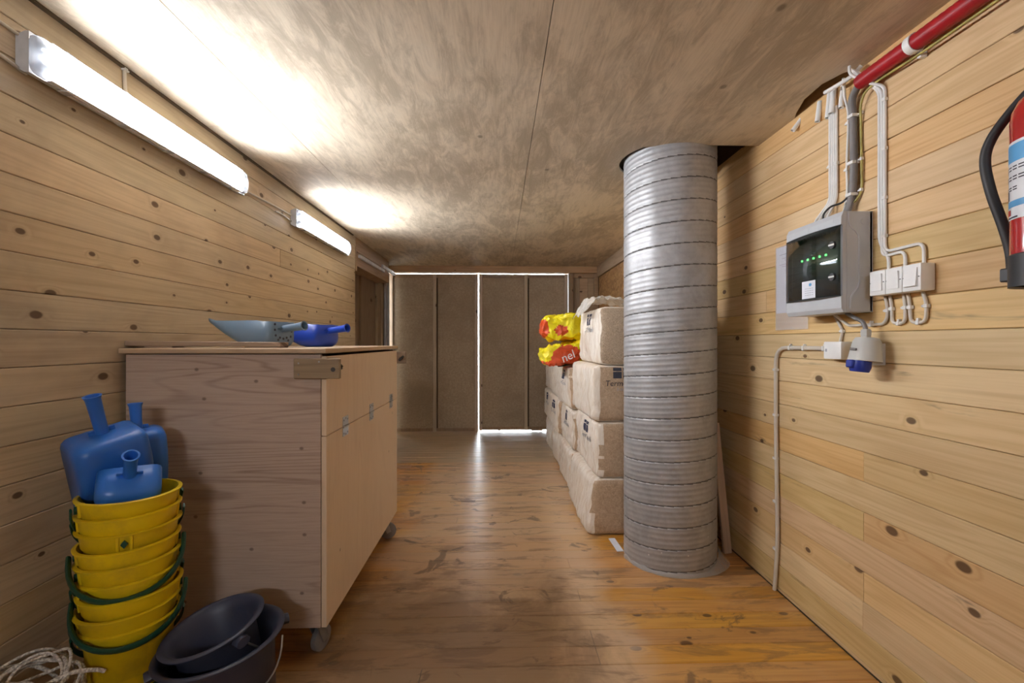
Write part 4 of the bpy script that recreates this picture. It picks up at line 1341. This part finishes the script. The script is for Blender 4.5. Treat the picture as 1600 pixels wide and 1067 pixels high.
# ------------------------------------------------------------------ cables
W1 = XR - .007
for k in range(4):
    yy = 1.868 + k * .0125
    z1_ = EZ1 + .004
    cable('power_cable', [(W1, yy, 2.26), (W1, yy, 1.87), (W1 - .03, yy + .01 + k * .012, 1.80), (1.375, 1.875 + k * .024, z1_)], .0056, 'cable_white',
          'white cable into the fuse box top, %s' % ['nearest the grey cable', 'second from the grey cable', 'third from the grey cable', 'farthest from the grey cable'][k],
          'white cables into the fuse box top', rad=.03,
          clips=[(W1, yy, 2.02, 'z')] if k in (0, 3) else ())
for k, (yy, zt, zb, tilt) in enumerate(((1.835, 2.335, 2.235, .01), (1.875, 2.342, 2.232, .012), (1.912, 2.342, 2.230, .02), (1.975, 2.335, 2.245, .0), (2.125, 2.338, 2.275, -.06))):
    m = MB().lathe([(.0105, 0), (.0105, zt - zb), (.0085, zt - zb), (.0085, 0)], 14, closed=True)
    o = m.build('conduit_sleeve', 'white_plastic', smooth=40)
    o.location = (W1 - .006 - (.012 if k in (1, 4) else 0), yy, zb)
    o.rotation_euler = (tilt * -3, .14 if k != 4 else .6, 0)
    tag(o, ['conduit stub of white plastic over the cable nearest the grey one', 'white plastic conduit stub, second from the grey cable', 'white plastic conduit stub, third from the grey cable',
            'white plastic conduit stub standing apart, fourth from the grey cable', 'slanted white conduit stub alone at the ceiling gap'][k], 'conduit', 'white conduit stubs at the ceiling gap')
cable('power_cable', [(1.36, 1.865, 2.312), (1.37, 1.82, 2.312), (1.385, 1.755, 2.315), (1.40, 1.72, 2.338)], .008, 'cable_white', 'short white cable crossing below the ceiling gap to the red pipe', smooth_path=True)
XG = XR - .018
cable('power_cable', [(1.378, 1.69, 2.262), (1.396, 1.76, 2.235), (XG, 1.765, 2.15), (XG, 1.762, 1.95), (XG - .004, 1.772, 1.83), (1.385, 1.79, 1.772)], .0135, 'cable_grey',
      'thick dark grey cable from the red pipe to the fuse box', smooth_path=True, clips=[(XG, 1.765, 2.165, 'z'), (XG, 1.764, 1.98, 'z'), (XG - .003, 1.769, 1.855, 'z')])
cable('power_cable', [(1.39, 1.80, 2.335), (1.40, 1.805, 2.26), (XR - .010, 1.798, 2.18), (XR - .010, 1.806, 2.0), (XR - .010, 1.806, 1.86), (1.39, 1.81, 1.772)], .0055, 'cable_white', 'thin white cable just behind the thick grey cable', smooth_path=True,
      clips=[(XR - .01, 1.80, 2.155, 'z'), (XR - .01, 1.806, 1.97, 'z'), (XR - .01, 1.806, 1.845, 'z')])
cable('power_cable', [(1.385, 1.10, 2.222), (1.392, 1.45, 2.224), (1.396, 1.66, 2.232), (1.40, 1.72, 2.20), (XR - .008, 1.738, 2.12), (XR - .008, 1.735, 1.95), (XR - .008, 1.742, 1.85), (1.39, 1.795, 1.80), (1.385, 1.83, 1.772)], .004, 'cable_earth',
      'thin yellow green earth wire beside the thick grey cable', smooth_path=True, clips=[(XR - .008, 1.736, 2.165, 'z'), (XR - .008, 1.735, 1.985, 'z'), (XR - .008, 1.737, 1.865, 'z')])
cable('power_cable', [(1.41, 1.785, 1.93), (1.405, 1.782, 1.87), (1.385, 1.80, 1.835), (1.36, 1.83, 1.825), (1.345, 1.85, 1.80), (1.345, 1.853, 1.77)], .004, 'cable_black', 'thin black wire curling into the top of the fuse box', smooth_path=True)

sw = [(1.641, 1.612, 1.66, 'white cable curving down to the switch next to the fuse box'), (1.652, 1.543, 1.60, 'white cable bending to the middle switch'), (1.630, 1.475, 1.585, 'white cable bending to the switch farthest from the fuse box')]
for k, (yy, yt, zbend, lab) in enumerate(sw):
    y0 = (1.653, 1.641, 1.629)[k]
    if k == 0:
        pts = [(1.385, 1.755, 2.335), (1.392, 1.715, 2.30), (1.400, 1.69, 2.25), (W1, y0, 2.205), (W1, y0, 1.64), (W1, 1.612, 1.58), (W1, 1.612, 1.528)]
    elif k == 1:
        pts = [(1.375, 1.745, 2.338), (1.390, 1.70, 2.29), (1.400, 1.675, 2.245), (W1, y0, 2.20), (W1, y0, 1.585), (W1, 1.545, 1.588), (W1, 1.545, 1.53)]
    else:
        pts = [(1.36, 1.73, 2.34), (1.348, 1.715, 2.30), (1.385, 1.66, 2.235), (W1, y0, 2.21), (W1, y0, 1.600), (W1, 1.475, 1.602), (W1, 1.475, 1.53)]
    cable('power_cable', pts, .0056, 'cable_white', lab, 'white cables to the wall switches', rad=.03,
          clips=[(W1, y0, 2.16, 'z'), (W1, y0, 1.98, 'z'), (W1, y0, 1.80, 'z'), (W1, y0, 1.66, 'z')] if k == 2 else [])
ZL = 1.336
cable('power_cable', [(W1, 1.628, 1.438), (W1, 1.618, 1.40), (W1, 1.618, 1.36), (W1, 1.635, ZL), (W1, 1.80, ZL), (W1 - .01, 1.82, 1.355), (W1 - .03, 1.84, 1.383)], .0056, 'cable_cream', 'white cable from the first switch under to the fuse box', rad=.025,
      clips=[(W1, 1.618, 1.385, 'z'), (W1, 1.69, ZL, 'y')])
cable('power_cable', [(W1, 1.607, 1.438), (W1, 1.60, 1.40), (W1, 1.598, ZL), (W1, 1.545, ZL), (W1, 1.545, 1.40), (W1, 1.552, 1.438)], .0056, 'cable_cream', 'white loop of cable under the middle switch', rad=.022,
      clips=[(W1, 1.60, 1.39, 'z'), (W1, 1.545, 1.39, 'z'), (W1, 1.571, ZL, 'y')])
cable('power_cable', [(W1, 1.535, 1.438), (W1, 1.528, 1.40), (W1, 1.524, ZL), (W1, 1.468, ZL), (W1, 1.466, 1.40), (W1, 1.480, 1.438)], .0056, 'cable_cream', 'white loop of cable under the switch farthest from the fuse box', rad=.022,
      clips=[(W1, 1.526, 1.39, 'z'), (W1, 1.466, 1.39, 'z'), (W1, 1.496, ZL, 'y')])
cable('power_cable', [(W1, 1.880, 1.383), (W1, 1.85, 1.34), (W1, 1.835, 1.315), (W1, 1.842, 1.29), (W1, 1.848, 1.272)], .0056, 'cable_cream', 'white cable from fuse box down to the junction box', smooth_path=True, clips=[(W1, 1.835, 1.315, 'z')])
cable('power_cable', [(1.372, 1.76, 1.384), (1.370, 1.72, 1.365), (1.363, 1.67, 1.345), (1.363, 1.655, 1.318)], .0075, 'cable_grey', 'grey cable from fuse box into the blue flap socket', smooth_path=True)
cl = [(W1 - .006, 2.277, z, 'z') for z in (1.13, .90, .68, .46, .22)] + [(W1 - .006, 1.93, 1.242, 'y'), (W1 - .006, 2.06, 1.242, 'y'), (W1 - .006, 2.16, 1.242, 'y')]
cable('power_cable', [(W1 - .006, 1.892, 1.236), (W1 - .006, 1.95, 1.243), (W1 - .006, 2.277, 1.243), (W1 - .006, 2.277, .9), (W1 - .006, 2.268, .5), (W1 - .006, 2.262, .25), (W1 - .008, 2.285, .006)], .0095, 'cable_cream',
      'thick cream cable running from junction box down to the floor', rad=.085, clips=cl)

# red corrugated conduit under the ceiling
m = MB()
pr = []
L0, L1 = 1.70, -.6
nn = 200
rs = []
for i in range(nn + 1):
    yv = L0 + (L1 - L0) * i / nn
    r = .0265 + (.0016 if i % 2 else 0)
    rs.append(m.ring([(1.378 + r * math.cos(2 * PI * k / 18), yv, 2.262 + r * math.sin(2 * PI * k / 18)) for k in range(18)]))
for a, b in zip(rs, rs[1:]): m.bridge(a, b)
m.cap(rs[0]); m.cap(rs[-1])
rp = empty('conduit_pipe', (0, 0, 0), 'red corrugated conduit running along the right wall under the ceiling', 'pipe')
m.build('pipe', 'red_conduit', rp, smooth=50)
for yv in (1.475, .6):
    mm = MB()
    rs = [mm.ring([(1.378 + r * math.cos(2 * PI * k / 24), yy, 2.262 + r * math.sin(2 * PI * k / 24)) for k in range(24)]) for r, yy in ((.0285, yv - .012), (.0315, yv - .012), (.0315, yv + .012), (.0285, yv + .012))]
    for a, b in zip(rs, rs[1:] + rs[:1]): mm.bridge(a, b)
    mm.box(1.395, 1.418, yv - .007, yv + .007, 2.215, 2.24, .001)
    mm.build('clamp', 'white_plastic', rp, smooth=40)

# ------------------------------------------------------------------ fire extinguisher at the right edge
FX, FY = 1.330, 1.045
fe = empty('fire_extinguisher', (FX, FY, 1.405), 'red fire extinguisher with black hose on the right wall', 'fire extinguisher')
R_ = .080
MB().lathe([(R_, .06), (R_, .405), (R_ * .97, .43), (R_ * .84, .455), (R_ * .6, .475), (.026, .485), (.022, .50)], 48, capb=True, capt=True).build('cylinder', 'red_paint', fe, smooth=40)
MB().lathe([(R_ + .003, 0), (R_ + .003, .078), (R_ - .004, .084), (R_ - .006, .004)], 48, closed=True).build('base_skirt', 'black_plastic', fe, smooth=40)


def wrap(z0, z1, a0, a1, dr, name, mat):
    m = MB()
    n = max(2, int((a1 - a0) / .08))
    rs = [m.ring([((R_ + dr) * math.cos(a0 + (a1 - a0) * i / n), (R_ + dr) * math.sin(a0 + (a1 - a0) * i / n), z) for z in (z0, z1)]) for i in range(n + 1)]
    for a, b in zip(rs, rs[1:]): m.bridge(a, b, closed=False)
    return m.build(name, mat, fe, smooth=True)


lb = wrap(.165, .355, 1.72, 5.2, .0006, 'label_sheet', 'label_white')
wrap(.305, .348, 1.74, 5.2, .0011, 'label_band', 'label_blue')
wrap(.195, .211, 1.74, 5.2, .0011, 'label_band', 'label_blue')
m = MB()
for z_, spans in ((.292, 3), (.285, 3), (.268, 3), (.261, 3), (.242, 2), (.236, 2)):
    for q in range(spans * 2):
        a0 = 2.05 + q * .22
        n = 3
        rs = [m.ring([((R_ + .0012) * math.cos(a0 + .17 * i / n), (R_ + .0012) * math.sin(a0 + .17 * i / n), z) for z in (z_, z_ + .003)]) for i in range(n + 1)]
        for a, b in zip(rs, rs[1:]): m.bridge(a, b, closed=False)
m.build('label_print', 'ink', fe)
for z_, d in ((.284, '1'), (.260, '2'), (.235, '3')):
    aa = 1.93
    o = text('label_number', d, .013, ((R_ + .0016) * math.cos(aa), (R_ + .0016) * math.sin(aa), z_ + .005), (PI / 2, 0, aa + PI / 2), 'ink', fe)
wrap(.214, .236, 2.08, 2.5, .0012, 'pictogram', 'ink')
wrap(.176, .190, 1.80, 2.6, .0012, 'label_mark', 'label_red')
wrap(.168, .172, 1.80, 2.9, .0012, 'label_mark', 'ink')
# valve head, lever, gauge (above the frame)
m = MB().lathe([(.018, .495), (.018, .53), (.024, .535), (.024, .56), (.012, .565)], 18, capb=True, capt=True)
m.box(-.011, .011, -.11, .02, .556, .568, .003).box(-.009, .009, -.10, .02, .585, .595, .003).box(-.009, .009, .0, .02, .56, .595, .002)
m.build('valve', 'black_plastic', fe, smooth=40)
# hose: from the head forward along the wall and down to a clip by the skirt
hp = spline([(0, .02, .515), (-.005, .05, .495), (-.02, .083, .455), (-.035, .116, .40), (-.040, .128, .345), (-.035, .118, .26), (-.02, .100, .16), (-.012, .0905, .09), (-.012, .088, .03)], 8)
MB().tube(hp, .0115, 14).build('hose', 'black_rubber', fe, smooth=60)
MB().box(-.030, .004, .070, .104, .020, .055, .003).build('hose_clip', 'black_plastic', fe)
MB().box(.06, XR - FX, -.03, .03, .05, .44, .002).build('bracket', 'black_plastic', fe)
